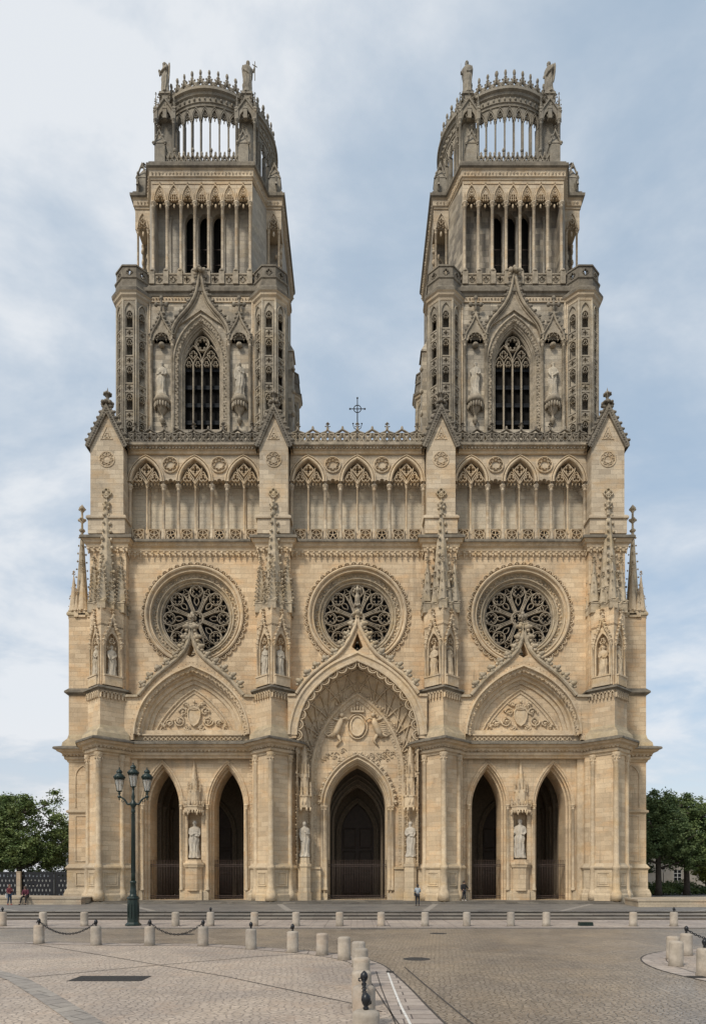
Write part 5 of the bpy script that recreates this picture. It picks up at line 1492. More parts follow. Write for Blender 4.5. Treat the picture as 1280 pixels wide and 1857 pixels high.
def tower(cx, side):
    tw = MB(cx, 65.2)
    # solid core of stage one, starting behind the window wall
    tw.box(-6.6, 6.6, -14.2, -1.6, 40.5, 58.0)
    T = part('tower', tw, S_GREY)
    # ---------------- stage one front wall
    m = MB(cx, 65.2)
    win = arch(0, 4.0, 51.2, 55.0, 12, 45.05)
    m.plate(rect(-6.2, 6.2, 41.2, 58.0), [win], -1.6, 0)
    part('front_wall', m, S_GREY, T)
    m = MB(cx, 65.2)
    w1 = arch(0, 4.0, 51.2, 55.0, 14, 45.05)
    m.strip(w1, [(.62, 0), (.62, .3), (.5, .34), (.44, .2), (.12, .16), (.08, .02), (0, .0), (-.05, -.1), (-.14, -.12), (-.16, -.28), (-.26, -.31), (-.28, -.85)])
    part('window_surround', m, S_CARVEG, T)
    m = MB(cx, 65.2)
    m.foliage(offset_path(w1, .28), .27, .15, .2)
    ring = offset_path(arch(0, 4.0, 51.2, 55.0, 14), .52)
    H = [(-2.75, 53.6), (-2.5, 54.5), (-2.0, 55.3), (-1.3, 56.1), (-.75, 56.9), (-.38, 57.8), (-.18, 58.8), (-.1, 59.4)]
    og = sym(spline(H, 5)); m.bar(og, .26, 0, .55); m.bar(offset_path(og, -.22), .12, 0, .35)
    m.plate(og + [(2.3, 54.6), (0, 56.2), (-2.3, 54.6)], [], 0, .22)
    for k in range(14):
        m.octa(.42 * cos(k * 1.3), .45 + .3 * sin(k * 1.3), 59.35 + .13 * (k % 4), .24, .22, .22, .35)
    m.octa(0, .45, 59.75, .3, .3, .3)
    part('ogee_gable', m, S_CARVEG, T)
    m = MB(cx, 65.2); m.crockets(offset_path(og, .08), .62, .5, .35, 1); part('crockets', m, S_LEDGE, T)
    # tracery and louvres
    m = MB(cx, 65.2); d0, d1 = -.62, -.36
    hw = 1.72
    m.bar(arch(0, 2 * hw, 51.2, 54.75, 12, 45.05), .14, d0, d1)
    for u in (-.84, 0, .84): m.bar([(u, 45.05), (u, 51.6)], .13, d0, d1 + .05)
    for i in range(4):
        c_ = -1.26 + i * .84; m.bar(arch(c_, .84, 51.3, 52.2, 5), .075, d0, d1); m.bar(foil(c_, 51.55, .27, 3, PI / 2, 3), .07, d0, d1 - .05, True)
    for s_ in (-1, 1):
        m.bar(arch(s_ * .84, 1.68, 51.5, 53.3, 6), .085, d0, d1); m.bar(foil(s_ * .84, 52.45, .36, 4, 0, 4), .08, d0, d1 - .04, True)
    m.bar(circle(0, 53.45, .66, 20), .09, d0, d1, True); m.bar(foil(0, 53.45, .58, 6, PI / 6, 4), .08, d0, d1 - .04, True)
    part('window_tracery', m, S_CARVEG, T)
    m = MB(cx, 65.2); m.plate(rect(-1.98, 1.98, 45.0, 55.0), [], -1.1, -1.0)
    part('window_shade_plate', m, M_DARK, T)  # dark plate painted as the unlit space behind the louvres
    m = MB(cx, 65.2)
    for z in (46.1, 47.75, 49.45, 51.15):
        m.prism([(-1.7, -1.0), (1.7, -1.0), (1.7, -.72), (-1.7, -.72)], z - .1, z + .14, 1); m.prism([(-1.7, -1.0), (1.7, -1.0), (1.7, -.7), (-1.7, -.7)], z + .14, z + .25, .97)
    part('louvre', m, M_LOUVRE, T)
    # side niches
    for s_ in (-1, 1):
        u = s_ * 3.65
        m = MB(cx, 65.2)
        hd = sym(spline([(-1.0, 53.2), (-.92, 53.75), (-.62, 54.3), (-.32, 54.8), (-.12, 55.3), (0, 55.8)], 4)); hd = shift(hd, u)
        m.bar(hd, .16, 0, .55)
        m.plate(hd + [(u + .7, 53.2)] + list(reversed([(u + .7 * cos(q * PI / 8), 53.2 + .75 * sin(q * PI / 8)) for q in range(9)])), [], 0, .4)
        for q in range(5):
            a = PI * (q + .5) / 5; m.bar(foil(u + .5 * cos(a), 53.2 + .55 * sin(a), .18, 3, a, 2), .06, .2, .42, True)
        m.ball(u, .25, 52.85, .32, .22, 8, 4)
        nc = part('niche_canopy', m, S_CARVEG, T); m = MB(cx, 65.2); m.crockets(hd, .42, .38, .4, 1); part('crockets', m, S_LEDGE, nc)
        m = MB(cx, 65.2); m.tube([(u, .45, 55.6), (u, .45, 57.0)], .10, 6)
        for x, z in ((-.48, 56.5), (.48, 56.5), (0, 57.1), (0, 56.5)): m.octa(u + x, .45, z, .24, .18, .24, .1)
        m.tube([(u - .48, .45, 56.5), (u + .48, .45, 56.5)], .10, 6); part('cross', m, S_LEDGE, nc)
        for q in (-1, 1):
            m = MB(cx, 65.2); m.colonnette(u + q * 1.0, .22, .15, 44.0, 53.3, 10, .6, .8); part('column', m, S_CARVEG, T)
        m = MB(cx, 65.2)
        m.lathe(u, .15, [(.0, 45.4), (.12, 45.5), (.16, 45.7), (.28, 45.85), (.14, 46.0), (.12, 46.3), (.3, 46.5), (.46, 46.75), (.56, 47.1), (.6, 47.35), (.76, 47.4), (.78, 47.62), (.7, 47.75), (.6, 48.0)], 14)
        for q in range(9): m.octa(u + .66 * cos(PI * q / 8), .15 + .66 * sin(PI * q / 8), 47.05, .12, .12, .3)
        part('statue_bracket', m, S_CARVEG, T)
    m = MB(cx, 65.2)
    for u in (-5.05, 5.05, -4.85 * 1.0, 4.85): m.tube([(u, .05, 41.9), (u, .05, 57)], .09, 6)
    m.beads([(-5.1, 57.3), (5.1, 57.3)], .3, .11, .18); m.box(-5.3, 5.3, 0, .12, 57.02, 57.6)
    part('frieze', m, S_MID, T)
    # corner turrets
    for s_ in (-1, 1):
        for yy, full in ((65.85, True), (79.0, False)):
            _tf.clear(); x = cx + s_ * 6.5
            t = oct_turret(T, x, yy, 41.3, 57.2, full)
            mm = MB()
            for q, _ in _tf:
                o_ = len(mm.v); mm.v += q.v; mm.f += [tuple(i + o_ for i in f) for f in q.f]; mm.sm += q.sm
            part('turret_openwork', mm, S_TUR, T)
            m = MB(x, yy); R = 1.48 / cos(PI / 8)
            oc = [(R * cos(-PI / 8 - k * PI / 4 + PI), R * sin(-PI / 8 - k * PI / 4 + PI)) for k in range(8)]
            oc = [(R * cos(PI + PI / 8 - k * PI / 4), R * sin(PI + PI / 8 - k * PI / 4)) for k in range(8)]
            m.course(oc, [(-.02, 56.5), (.06, 56.6), (.1, 56.8), (.25, 56.95), (.3, 57.15), (.42, 57.25)], True)
            part('turret_cornice', m, S_MID, T)
            m = MB(x, yy); m.course(oc, [(.42, 57.25), (.45, 57.5), (.3, 57.62), (.12, 57.9), (.1, 58.5), (.2, 58.6), (.2, 58.72), (-.1, 58.74)], True)
            for k in range(8):
                a, b = oc[k], oc[(k + 1) % 8]
                mid = ((a[0] + b[0]) / 2, (a[1] + b[1]) / 2); ang = math.atan2(mid[0], mid[1])
                m.frame(x + 1.5 * sin(ang), yy - 1.5 * cos(ang), ang)
                h = .62; m.plate(rect(-h, h, 58.7, 59.75), [foil(0, 59.2, .26, 4, 0, 4)], -.18, .02); m.box(-h - .04, h + .04, -.22, .1, 59.7, 59.84)
                m.bar(foil(0, 59.2, .3, 4, 0, 4), .07, .02, .08, True)
            part('turret_parapet', m, S_LEDGE, T)
    # mid buttress on the flanks
    for s_ in (-1, 1):
        m = MB(cx, 65.2)
        m.cbox(s_ * 7.1, -7.3, 1.9, 1.8, 41, 57.3); m.prism([(s_ * 7.1 - 1.1, -8.3), (s_ * 7.1 + 1.1, -8.3), (s_ * 7.1 + 1.1, -6.3), (s_ * 7.1 - 1.1, -6.3)], 57.3, 58.9, .35)
        for k in range(6): m.bar(rect(-.0, .01, 0, .01), .01, 0, .01) if 0 else m.octa(s_ * 8.1, -6.5, 44 + k * 2.3, .22, .3, .3, .3)
        part('flank_buttress', m, S_GREY, T)
    # ---------------- cornice and balustrade between the stages
    m = MB(cx, 65.2)
    P = [(-5.4, 0), (5.4, 0)]
    m.course([(-6.6, -14.2), (-6.6, -.3), (-5.2, -.1), (5.2, -.1), (6.6, -.3), (6.6, -14.2)], [(0, 57.4), (.3, 57.55), (.34, 57.75), (.5, 57.85), (.52, 58.15), (.3, 58.35), (.25, 58.6), (-.5, 58.75)])
    m.box(-6.6, 6.6, -14.2, -.15, 58.0, 58.7)
    part('stage_cornice', m, S_LEDGE, T)
    m = MB(cx, 65.4)
    for k in range(8):
        u = -4.6 + k * 1.3143; m.cbox(u, .25, .5, .45, 58.65, 59.85); m.lathe(u, .25, [(.3, 59.85), (.3, 59.95), (.2, 60.12), (0, 60.15)], 8)
    m.box(-5, 5, .1, .4, 59.55, 59.68)
    for k in range(7):
        u = -4.6 + (k + .5) * 1.3143; m.plate(rect(u - .42, u + .42, 58.7, 59.6), [foil(u, 59.15, .27, 4, 0, 4)], .15, .32); m.bar(foil(u, 59.15, .3, 4, 0, 4), .06, .3, .38, True)
    part('balustrade', m, S_CARVEG, T)
    # ---------------- stage two
    m = MB(cx, 65.4)
    plan = [(-4.45, -2.2), (4.45, -2.2), (4.45, -.15), (4.75, -.15), (5.75, -2.75), (5.75, -4.9), (7.1, -4.9), (7.1, -13.9), (-7.1, -13.9), (-7.1, -4.9), (-5.75, -4.9), (-5.75, -2.75), (-4.75, -.15), (-4.45, -.15)]
    m.prism(plan, 58.6, 69.7)
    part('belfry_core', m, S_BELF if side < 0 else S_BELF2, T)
    m = MB(cx, 65.4)
    m.plate(rect(-4.45, 4.45, 58.6, 68.9), [arch(u, 1.08, 66.0, 66.9, 5, 59.6) for u in (-1.3143, 0, 1.3143)], -1.7, -1.25)
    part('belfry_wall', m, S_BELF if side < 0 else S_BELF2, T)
    m = MB(cx, 65.4); m.box(-2.1, 2.1, -2.19, -2.16, 59.4, 67.2); part('belfry_shade_plate', m, M_DARK, T)  # dark plate paints the shade behind the belfry openings
    m = MB(cx, 65.4)
    for u in (-1.3143, 0, 1.3143):
        for z in (61.2, 62.4, 63.9): m.box(u - .55, u + .55, -1.9, -1.86, z, z + .04)
    part('belfry_bar', m, M_IRON, T)
    for k in range(8):
        u = -4.6 + k * 1.3143
        m = MB(cx, 65.4); m.colonnette(u, -.05, .15, 59.9, 66.75, 10, .5, .5); part('column', m, S_MID, T)
        m = MB(cx, 65.4); m.colonnette(u * .985, -1.2, .10, 59.9, 66.4, 8, .4, .4) if abs(u) < 4.5 else None
        if abs(u) < 4.5: part('column', m, S_BELF, T)
    # arcade head
    low = [(-4.8, 66.7)]
    for k in range(7):
        a = -4.6 + k * 1.3143 + .18; b = a + 1.3143 - .36; c_ = (a + b) / 2
        low += arch(c_, b - a, 66.75, 67.55, 5)
    low += [(4.8, 66.7)]
    m = MB(cx, 65.4); m.plate(low + [(4.8, 68.75), (-4.8, 68.75)], [], -.35, .02); m.box(-4.8, 4.8, -1.7, -.35, 68.0, 68.8)
    part('arcade_head', m, S_MID, T)
    m = MB(cx, 65.4)
    for k in range(7):
        c_ = -4.6 + (k + .5) * 1.3143
        m.bar(arch(c_, 1.12, 66.8, 68.3, 6), .10, 0, .16); m.bar(arch(c_, .8, 66.9, 68.0, 5), .05, 0, .08)
        if k % 2 == 0:
            m.bar(foil(c_, 67.55, .26, 4, PI / 4, 3), .06, -.2, .08, True)
            for q in (-1, 1): m.bar(foil(c_ + q * .25, 67.1, .16, 3, PI / 2, 2), .05, -.2, .06, True)
        else:
            for q in (-.2, 0, .2): m.bar([(c_ + q, 66.8), (c_ + q, 67.7 - abs(q))], .05, -.2, .07)
            for z in (66.95, 67.2, 67.45): m.bar([(c_ - .38 + (z - 66.9) * .2, z), (c_ + .38 - (z - 66.9) * .2, z)], .05, -.2, .06)
        for q in (-.3, .3): m.octa(c_ + q, -.1, 66.68, .08, .1, .12)
        m.octa(c_, -.1, 66.45, .11, .12, .22); m.octa(c_, .1, 68.5, .09, .08, .09)
        m.octa(c_ - .657, .1, 67.2, .05, .08, .5)
    m.box(-4.7, 4.7, 0, .08, 68.42, 68.48)
    part('arcade_tracery', m, S_CARVE, T)
    # corner loggias
    for s_ in (-1, 1):
        for (u, d) in ((5.95, -3.0), (6.98, -3.0), (6.98, -4.7)):
            m = MB(cx, 65.4); m.colonnette(s_ * u, d, .11, 58.9, 66.9, 8, .4, .4); part('column', m, S_MID, T)
        m = MB(cx, 65.4); c_ = s_ * 6.46
        lo = [(c_ - .75, 66.85), (c_ - .42, 66.85)] + arch(c_, .84, 66.9, 67.7, 5)[1:-1] + [(c_ + .42, 66.85), (c_ + .75, 66.85)]
        m.plate(lo + [(c_ + .75, 69.0), (c_ - .75, 69.0)], [], -3.3, -2.85)
        m.bar(arch(c_, 1.0, 66.9, 68.4, 6), .10, -2.9, -2.72); m.bar(foil(c_, 67.6, .3, 4, 0, 3), .07, -2.9, -2.76, True)
        m.bar(foil(c_ - .22, 67.1, .17, 3, 0, 2), .05, -2.9, -2.78, True); m.bar(foil(c_ + .22, 67.1, .17, 3, 0, 2), .05, -2.9, -2.78, True)
        m.box(min(s_ * 5.7, s_ * 7.15), max(s_ * 5.7, s_ * 7.15), -5.0, -3.3, 67.2, 69.0)
        m.octa(c_, -3.0, 66.5, .13, .13, .3)
        for k in range(8): m.octa(s_ * (7.0 - .5 * (k % 2)), -4.6, 66.2 - k * .55, .2, .2, .3, .3)
        part('corner_loggia', m, S_MID, T)
        m = MB(cx, 65.4); m.gabled(s_ * 6.55, -3.45, 1.15, 69.9, 72.0, 73.4)
        m.bar([(s_ * 6.55 - .58, 71.9), (s_ * 6.55, 73.35), (s_ * 6.55 + .58, 71.9)], .14, -2.9, -2.78); m.finial(s_ * 6.55, -3.45, 73.1, 1.0, .5)
        for k in range(3): m.octa(s_ * 6.55 + (-.4, .4, 0)[k], -2.85, (72.4, 72.4, 73.0)[k], .14, .14, .14, .3)
        part('pinnacle', m, S_CROWN, T)
        m = MB(cx, 65.4); m.gabled(s_ * 6.55, -12.9, 1.15, 69.9, 72.0, 73.4); m.finial(s_ * 6.55, -12.9, 73.1, 1.0, .5); part('pinnacle', m, S_CROWN, T)
    cp = [(-7.1, -13.9), (-7.1, -2.85), (-5.7, -2.85), (-4.75, .0), (4.75, .0), (5.7, -2.85), (7.1, -2.85), (7.1, -13.9)]
    m = MB(cx, 65.4); m.course(cp, [(0, 68.75), (.1, 68.8), (.12, 68.95), (.22, 69.0), (.24, 69.55), (.36, 69.65)])
    for x, y, nx, ny in resample([(u, -d) for u, d in cp], .33): m.octa(x - nx * .25, -y + ny * .25, 69.25, .12, .10, .17, .35)
    part('frieze', m, S_MID, T)
    m = MB(cx, 65.4); m.course(cp, [(.36, 69.65), (.5, 69.75), (.52, 70.0), (.3, 70.12), (.28, 70.35), (-.6, 70.45)]); m.prism(cp, 69.6, 70.4, 1)
    part('stage_cornice', m, S_LEDGE, T)
    # ---------------- crown terrace: parapet and gabled blocks
    for s_ in (-1, 1):
        m = MB(cx, 65.4); u = s_ * 3.95
        m.cbox(u, -.3, .98, .9, 70.4, 72.2); m.prism([(u - .54, -.8), (u + .54, -.8), (u + .54, .2), (u - .54, .2)], 72.2, 73.4, 0)
        m.bar([(u - .56, 72.0), (u, 73.35), (u + .56, 72.0)], .13, .15, .28)
        for q in ((-.55, 72.2), (.55, 72.2), (-.3, 72.8), (.3, 72.8)): m.octa(u + q[0], .2, q[1], .17, .16, .17, .3)
        m.finial(u, .15, 73.1, .8, .4)
        part('pinnacle', m, S_CROWN, T)
    m = MB(cx, 65.4); n = 8; w_ = 6.9 / n
    for k in range(n):
        u = -3.45 + (k + .5) * w_
        m.bar([(u - w_ / 2, 70.5), (u, 71.35), (u + w_ / 2, 70.5)], .12, -.2, .0); m.bar([(u - w_ / 2, 71.35), (u, 70.5), (u + w_ / 2, 71.35)], .12, -.2, .0)
        m.bar(foil(u, 70.9, .22, 4, 0, 3), .07, -.18, -.02, True); m.octa(u, -.1, 71.45, .13, .1, .2, .2); m.octa(u - w_ / 2, -.1, 71.45, .13, .1, .2, .2)
        if k % 2: m.ball(u - w_ / 2, -.1, 71.75, .18, .22, 6, 4)
    m.box(-3.5, 3.5, -.22, .02, 70.4, 70.55)
    part('parapet', m, S_CROWN, T)
    for s_ in (-1, 1):
        m = MB(cx + s_ * 6.9, 72.7, s_ * PI / 2)
        for k in range(14):
            u = -4.9 + k * .75; m.bar([(u - .37, 70.5), (u, 71.3), (u + .37, 70.5)], .12, -.2, .0); m.bar([(u - .37, 71.3), (u, 70.5), (u + .37, 71.3)], .12, -.2, .0); m.octa(u, -.1, 71.5, .14, .12, .25)
        part('parapet', m, S_CROWN, T)
    # ---------------- crown drum
    CY = 72.7; R = 5.85
    m = MB(cx, CY)
    def arc_pts(a0, a1, r, n): return [(r * sin(a0 + (a1 - a0) * k / n), r * cos(a0 + (a1 - a0) * k / n)) for k in range(n + 1)]
    ring = [(R * sin(-k * 2 * PI / 64 * -1), R * cos(k * 2 * PI / 64)) for k in range(64)]
    # ring walks left to right seen from the front
    m.course(ring, [(-.55, 70.4), (.1, 70.4), (.1, 71.0), (0, 71.1), (-.55, 71.1)], True)
    dr = part('crown_base', m, S_CROWN, T)
    m = MB(cx, CY)
    m.course(ring, [(-.45, 78.75), (-.45, 77.55), (.0, 77.55), (.02, 77.75), (.12, 77.8), (.10, 78.3), (.25, 78.4), (.30, 78.6), (.5, 78.7), (.5, 78.95), (.2, 79.1), (-.45, 79.1), (-.45, 78.75)], True)
    for k in range(72):
        a = k * 2 * PI / 72; m.octa((R + .14) * sin(a), (R + .14) * cos(a), 78.05, .13, .12, .16, .3)
    part('crown_ring', m, S_CROWN, T)
    # windows on four sides, seven lights each
    for q in range(4):
        qa = q * PI / 2
        m = MB(cx, CY)
        n = 7; half = math.radians(31.5); st = 2 * half / n
        for k in range(n + 1):
            a = qa - half + k * st; x, d = R * sin(a), R * cos(a)
            m.frame(cx + (R - .2) * sin(a), CY - (R - .2) * cos(a), a)
            m.box(-.10, .10, -.25, .2, 71.0, 76.3) if k in (0, n) else m.prism([(-.085, 0), (-.05, .2), (.05, .2), (.085, 0), (.05, -.25), (-.05, -.25)], 71.0, 76.3)
        for k in range(n):
            a = qa - half + (k + .5) * st; w_ = 2 * R * sin(st / 2)
            m.frame(cx + (R - .1) * sin(a), CY - (R - .1) * cos(a), a)
            op = arch(0, w_ - .2, 76.2, 77.25, 5)
            m.plate([(-w_ / 2 - .03, 76.15), (-w_ / 2 + .1, 76.15)] + op + [(w_ / 2 - .1, 76.15), (w_ / 2 + .03, 76.15), (w_ / 2 + .03, 77.7), (-w_ / 2 - .03, 77.7)], [], -.25, .0)
            m.bar(op, .09, -.2, .12); m.bar(foil(0, 76.75, .2, 3, PI / 2, 3), .06, -.15, .03, True); m.octa(0, -.05, 76.35, .07, .07, .2)
            m.bar(arch(0, w_ - .1, 76.4, 77.5, 5), .06, 0, .1)
        part('crown_window', m, S_CROWN, T)
    # diagonal piers with columns, gablets and pedestal
    for q in range(4):
        fx, fy = ((-1, 1), (1, 1), (1, -1), (-1, -1))[q]
        core = [(3.15, 3.9), (3.15, 5.1), (3.5, 5.2), (4.3, 5.2), (4.55, 4.9), (4.55, 3.9)]
        m = MB(cx, CY); m.prism([(a * fx, b * fy) for a, b in core], 70.4, 78.0)
        pr = part('crown_pier', m, S_CROWN, T)
        cols = [(3.05, 5.75), (4.8, 5.75), (4.8, 4.0)]
        for a, b in cols:
            m = MB(cx, CY); m.colonnette(a * fx, b * fy, .14, 70.5, 76.3, 8, .5, .5); part('column', m, S_CROWN, T)
        m = MB(cx, CY)
        for a, b, aa in ((3.93, 5.75, 0 if fy > 0 else PI), (4.8, 4.87, fx * PI / 2)):
            m.frame(cx + a * fx, CY - b * fy, aa)
            m.plate([(-.95, 76.2), (-.62, 76.2)] + arch(0, 1.24, 76.25, 77.2, 5)[1:-1] + [(.62, 76.2), (.95, 76.2), (.95, 76.9), (0, 78.1), (-.95, 76.9)], [], -.22, .08); m.bar(foil(0, 76.75, .32, 3, PI / 2, 3), .08, -.1, .05, True)
            m.bar([(-.95, 76.85), (0, 78.2), (.95, 76.85)], .13, .06, .22); m.crockets([(-.95, 76.9), (0, 78.25), (.95, 76.9)], .36, .24, .1, 0)
        m.frame(cx, CY)
        for a, b in cols + [(3.9, 5.75), (4.8, 4.9)]: m.gabled(a * fx, b * fy, .36, 76.3, 77.2, 77.7); m.spire(a * fx, b * fy, .15, 77.2, 78.6, 4, .12, .35, .4)
        pa, pb = 4.0, 5.0
        m.prism([(a * fx, b * fy) for a, b in ((3.3, 4.1), (3.3, 5.5), (4.65, 5.5), (4.65, 4.1))], 76.6, 78.1, .7)
        m.gabled(pa * fx, pb * fy, .9, 78.0, 79.1, 79.5); m.cbox(pa * fx, pb * fy, 1.1, 1.1, 79.1, 79.3)
        for k in range(4): m.finial(pa * fx + (.5 if k % 2 else -.5), pb * fy + (.5 if k < 2 else -.5), 78.3, .9, .4)
        part('crown_gablets', m, S_CROWN, T)
    # cresting
    m = MB(cx, CY); n = 44
    for k in range(n):
        a = (k + .5) * 2 * PI / n; w_ = 2 * PI * R / n
        m.frame(cx + (R + .1) * sin(a), CY - (R + .1) * cos(a), a)
        m.bar(foil(0, 79.55, .36, 4, 0, 3), .14, -.12, .08, True)
        m.bar([(-w_ / 2, 79.1), (-w_ / 2 + .05, 79.5), (-.15, 79.9), (0, 80.2), (.15, 79.9), (w_ / 2 - .05, 79.5), (w_ / 2, 79.1)], .13, -.12, .08)
        m.octa(0, 0, 80.2, .20, .14, .12, .2); m.octa(0, 0, 80.62, .17, .15, .32, .25); m.octa(0, 0, 80.40, .09, .09, .2)
        m.octa(-w_ / 2, 0, 79.55, .10, .12, .22, .2)
        for q in (-.27, .27): m.octa(q, 0, 79.98, .11, .11, .13, .3)
    part('cresting', m, S_CROWN, T)
tower(-14.75, -1); tower(14.75, 1)

# ================================================================== STATUES AND PEOPLE
def statue(name, label, x, y, z, h, mat, turn=0.0, wings=False, pose=0, lean=0.0, group=None, seed=1, item=None):
    """robed figure of total height h, facing the viewer when turn is 0"""
    rnd = random.Random(seed)
    m = MB(0, 0, turn); s = h / 7.5
    ph, am = rnd.uniform(0, 6), rnd.uniform(.8, 1.3)
    N = 26; rows = []
    prof = [(0, 1.02, .80), (.15, 1.0, .78), (.9, .86, .66), (1.9, .84, .62), (2.9, .86, .60), (3.7, .90, .62), (4.3, .80, .55), (4.9, .90, .56), (5.5, 1.02, .56), (5.95, 1.0, .5), (6.2, .72, .42), (6.35, .34, .32), (6.55, .27, .27)]
    hip = rnd.choice((-1, 1)) * .16
    for (t, a, b) in prof:
        row = []
        for k in range(N):
            th = 2 * PI * k / N; fold = 1 + (.085 * sin(9 * th + ph + t * .9) + .05 * sin(15 * th + t * 1.7)) * am * max(0, min(1, (5.6 - t) / 1.5)) * 1.5
            knee = .14 * math.exp(-((t - 2.3) / .9) ** 2) * max(0, cos(th - PI / 2 - hip * 2))
            ox = hip * sin(t / 6.3 * PI); 
            row.append(m.P((ox + lean * t * .12 + a * cos(th) * fold * 1.12) * s, (b * sin(th) * fold * 1.15 + knee) * s + .0, t * s))
        rows.append(row)
    for r0, r1 in zip(rows, rows[1:]):
        for k in range(N): m.F(r0[k], r0[(k + 1) % N], r1[(k + 1) % N], r1[k], smooth=True)
    m.F(*reversed(rows[0])); m.F(*rows[-1])
    hx = lean * .8 * s
    # diagonal drape across the body
    for q in range(4):
        m.tube([((-.72 + .1 * q) * s, .35 * s, (4.6 - .25 * q) * s), (-.2 * s, .62 * s, (3.9 - .3 * q) * s), ((.45) * s, .55 * s, (3.9 - .35 * q) * s), (.72 * s, .3 * s, (4.5 - .3 * q) * s)], .085 * s, 5)
    for q in range(5):
        u = (-.5 + q * .25) * s; m.tube([(u * .8, .5 * s, 3.2 * s), (u, .66 * s, 1.6 * s), (u * 1.15, .76 * s, .1 * s)], [.05 * s, .08 * s, .10 * s], 5)
    # head, hair, beard
    m.ball(hx, .05 * s, 7.0 * s, .40 * s, .52 * s, 12, 8, .44 * s); m.ball(hx, -.06 * s, 7.1 * s, .46 * s, .50 * s, 10, 6, .46 * s)
    m.octa(hx, .5 * s, 6.98 * s, .07 * s, .12 * s, .14 * s)
    for e in (-1, 1): m.octa(hx + e * .15 * s, .43 * s, 7.1 * s, .06 * s, .04 * s, .04 * s)
    if pose != 1: m.ball(hx, .25 * s, 6.62 * s, .24 * s, .34 * s, 8, 5, .22 * s)
    # arms
    def arm(sd_, P):
        m.tube([tuple(v * s for v in p) for p in P], [.30 * s, .27 * s, .22 * s, .14 * s][:len(P)], 8)
        e = P[-1]; m.ball(e[0] * s, e[1] * s, e[2] * s, .15 * s, .17 * s, 6, 4)
        for f in range(4): m.tube([(e[0] * s + (f - 1.5) * .06 * s, e[1] * s, e[2] * s), (e[0] * s - sd_ * .1 * s + (f - 1.5) * .06 * s, e[1] * s + .16 * s, e[2] * s - .06 * s)], .035 * s, 4)
    if pose == 0:   # book held, other hand at breast
        arm(-1, [(-.85, 0, 5.9), (-.98, .15, 4.9), (-.55, .6, 4.5), (-.1, .72, 4.9)]); arm(1, [(.85, 0, 5.9), (1.0, .1, 4.9), (.75, .55, 4.3), (.45, .75, 4.4)])
        m.box(.1 * s, .75 * s, .62 * s, .80 * s, 4.3 * s, 5.1 * s)
    elif pose == 1:   # hands joined / one lowered
        arm(-1, [(-.85, 0, 5.9), (-1.0, .1, 4.8), (-.9, .35, 3.9), (-.8, .5, 3.4)]); arm(1, [(.85, 0, 5.9), (.98, .2, 4.9), (.4, .65, 4.9), (.05, .7, 5.3)])
    elif pose == 2:   # staff in one hand
        arm(-1, [(-.85, 0, 5.9), (-1.1, .2, 5.0), (-1.15, .55, 4.6), (-1.15, .7, 4.9)]); arm(1, [(.85, 0, 5.9), (1.0, .1, 4.9), (.6, .55, 4.5), (.3, .7, 4.6)])
        m.tube([(-1.15 * s, .75 * s, .1 * s), (-1.15 * s, .75 * s, 6.9 * s)], .05 * s, 5)
    elif pose == 3:   # raised arm holding a cross
        arm(-1, [(-.85, 0, 5.9), (-1.0, .2, 4.9), (-.6, .6, 4.4), (-.3, .7, 4.2)]); arm(1, [(.85, 0, 5.9), (1.15, .2, 5.6), (1.3, .4, 6.1), (1.35, .4, 6.5)])
        m.tube([(1.45 * s, .4 * s, 3.6 * s), (1.45 * s, .4 * s, 7.9 * s)], .11 * s, 5); m.tube([(.85 * s, .4 * s, 6.9 * s), (2.0 * s, .4 * s, 6.9 * s)], .11 * s, 5)
    elif pose == 4:   # reaching down before the body
        arm(-1, [(-.85, 0, 5.9), (-1.0, .3, 5.0), (-1.0, .75, 4.3), (-.9, .9, 3.9)]); arm(1, [(.85, 0, 5.9), (.95, .3, 5.0), (.3, .8, 4.4), (-.2, .9, 4.0)])
    elif pose == 5:   # holding a small head sized bundle up front
        arm(-1, [(-.85, 0, 5.9), (-1.1, .3, 5.2), (-1.2, .7, 5.3), (-1.2, .8, 5.6)]); arm(1, [(.85, 0, 5.9), (.95, .3, 5.0), (.1, .8, 4.8), (-.6, .9, 4.9)])
        m.ball(-1.2 * s, .85 * s, 5.75 * s, .32 * s); m.tube([(-1.0 * s, .8 * s, 4.6 * s), (-1.2 * s, .85 * s, 5.6 * s)], .22 * s, 6)
    if wings:
        for e in (-1, 1):
            P = [(.25, 5.7), (.7, 6.5), (1.15, 6.55), (1.3, 5.8), (1.2, 4.6), (.95, 3.2), (.7, 2.4), (.6, 3.4), (.35, 4.4)]
            if e < 0: P = [(-a, b) for a, b in P]
            m.plate([(a * s, b * s) for a, b in P], [], -.62 * s, -.36 * s)
            for q in range(3): m.tube([(e * (.5 + .2 * q) * s, -.34 * s, (6.0 - .2 * q) * s), (e * (.75 + .13 * q) * s, -.34 * s, (3.0 + .6 * q) * s)], .06 * s, 4)
    m.cbox(0, .05 * s, 1.9 * s, 1.5 * s, -.12 * s, .02 * s)
    o = m.build(name, mat); o.location = (x, y, z + .12 * s)
    md = o.modifiers.new('merge', 'REMESH'); md.mode = 'VOXEL'; md.voxel_size = s * .075; md.use_smooth_shade = True
    tag(o, label, 'statue', group)
    return o
G = 'robed statues on the facade'
statue('statue', 'pale bearded saint holding a book in the niche between the two left doorways', -14.75, 62.62, 4.42, 3.35, S_STATUE, .1, pose=0, group=G, seed=1)
statue('statue', 'pale draped saint with a staff in the niche between the two right doorways', 14.75, 62.62, 4.42, 3.5, S_STATUE, -.1, pose=2, group=G, seed=2)
statue('statue', 'pale draped statue left of the central door under a tall canopy', -4.72, 61.5, 4.5, 3.1, S_STATUE, .35, pose=1, group=G, seed=3)
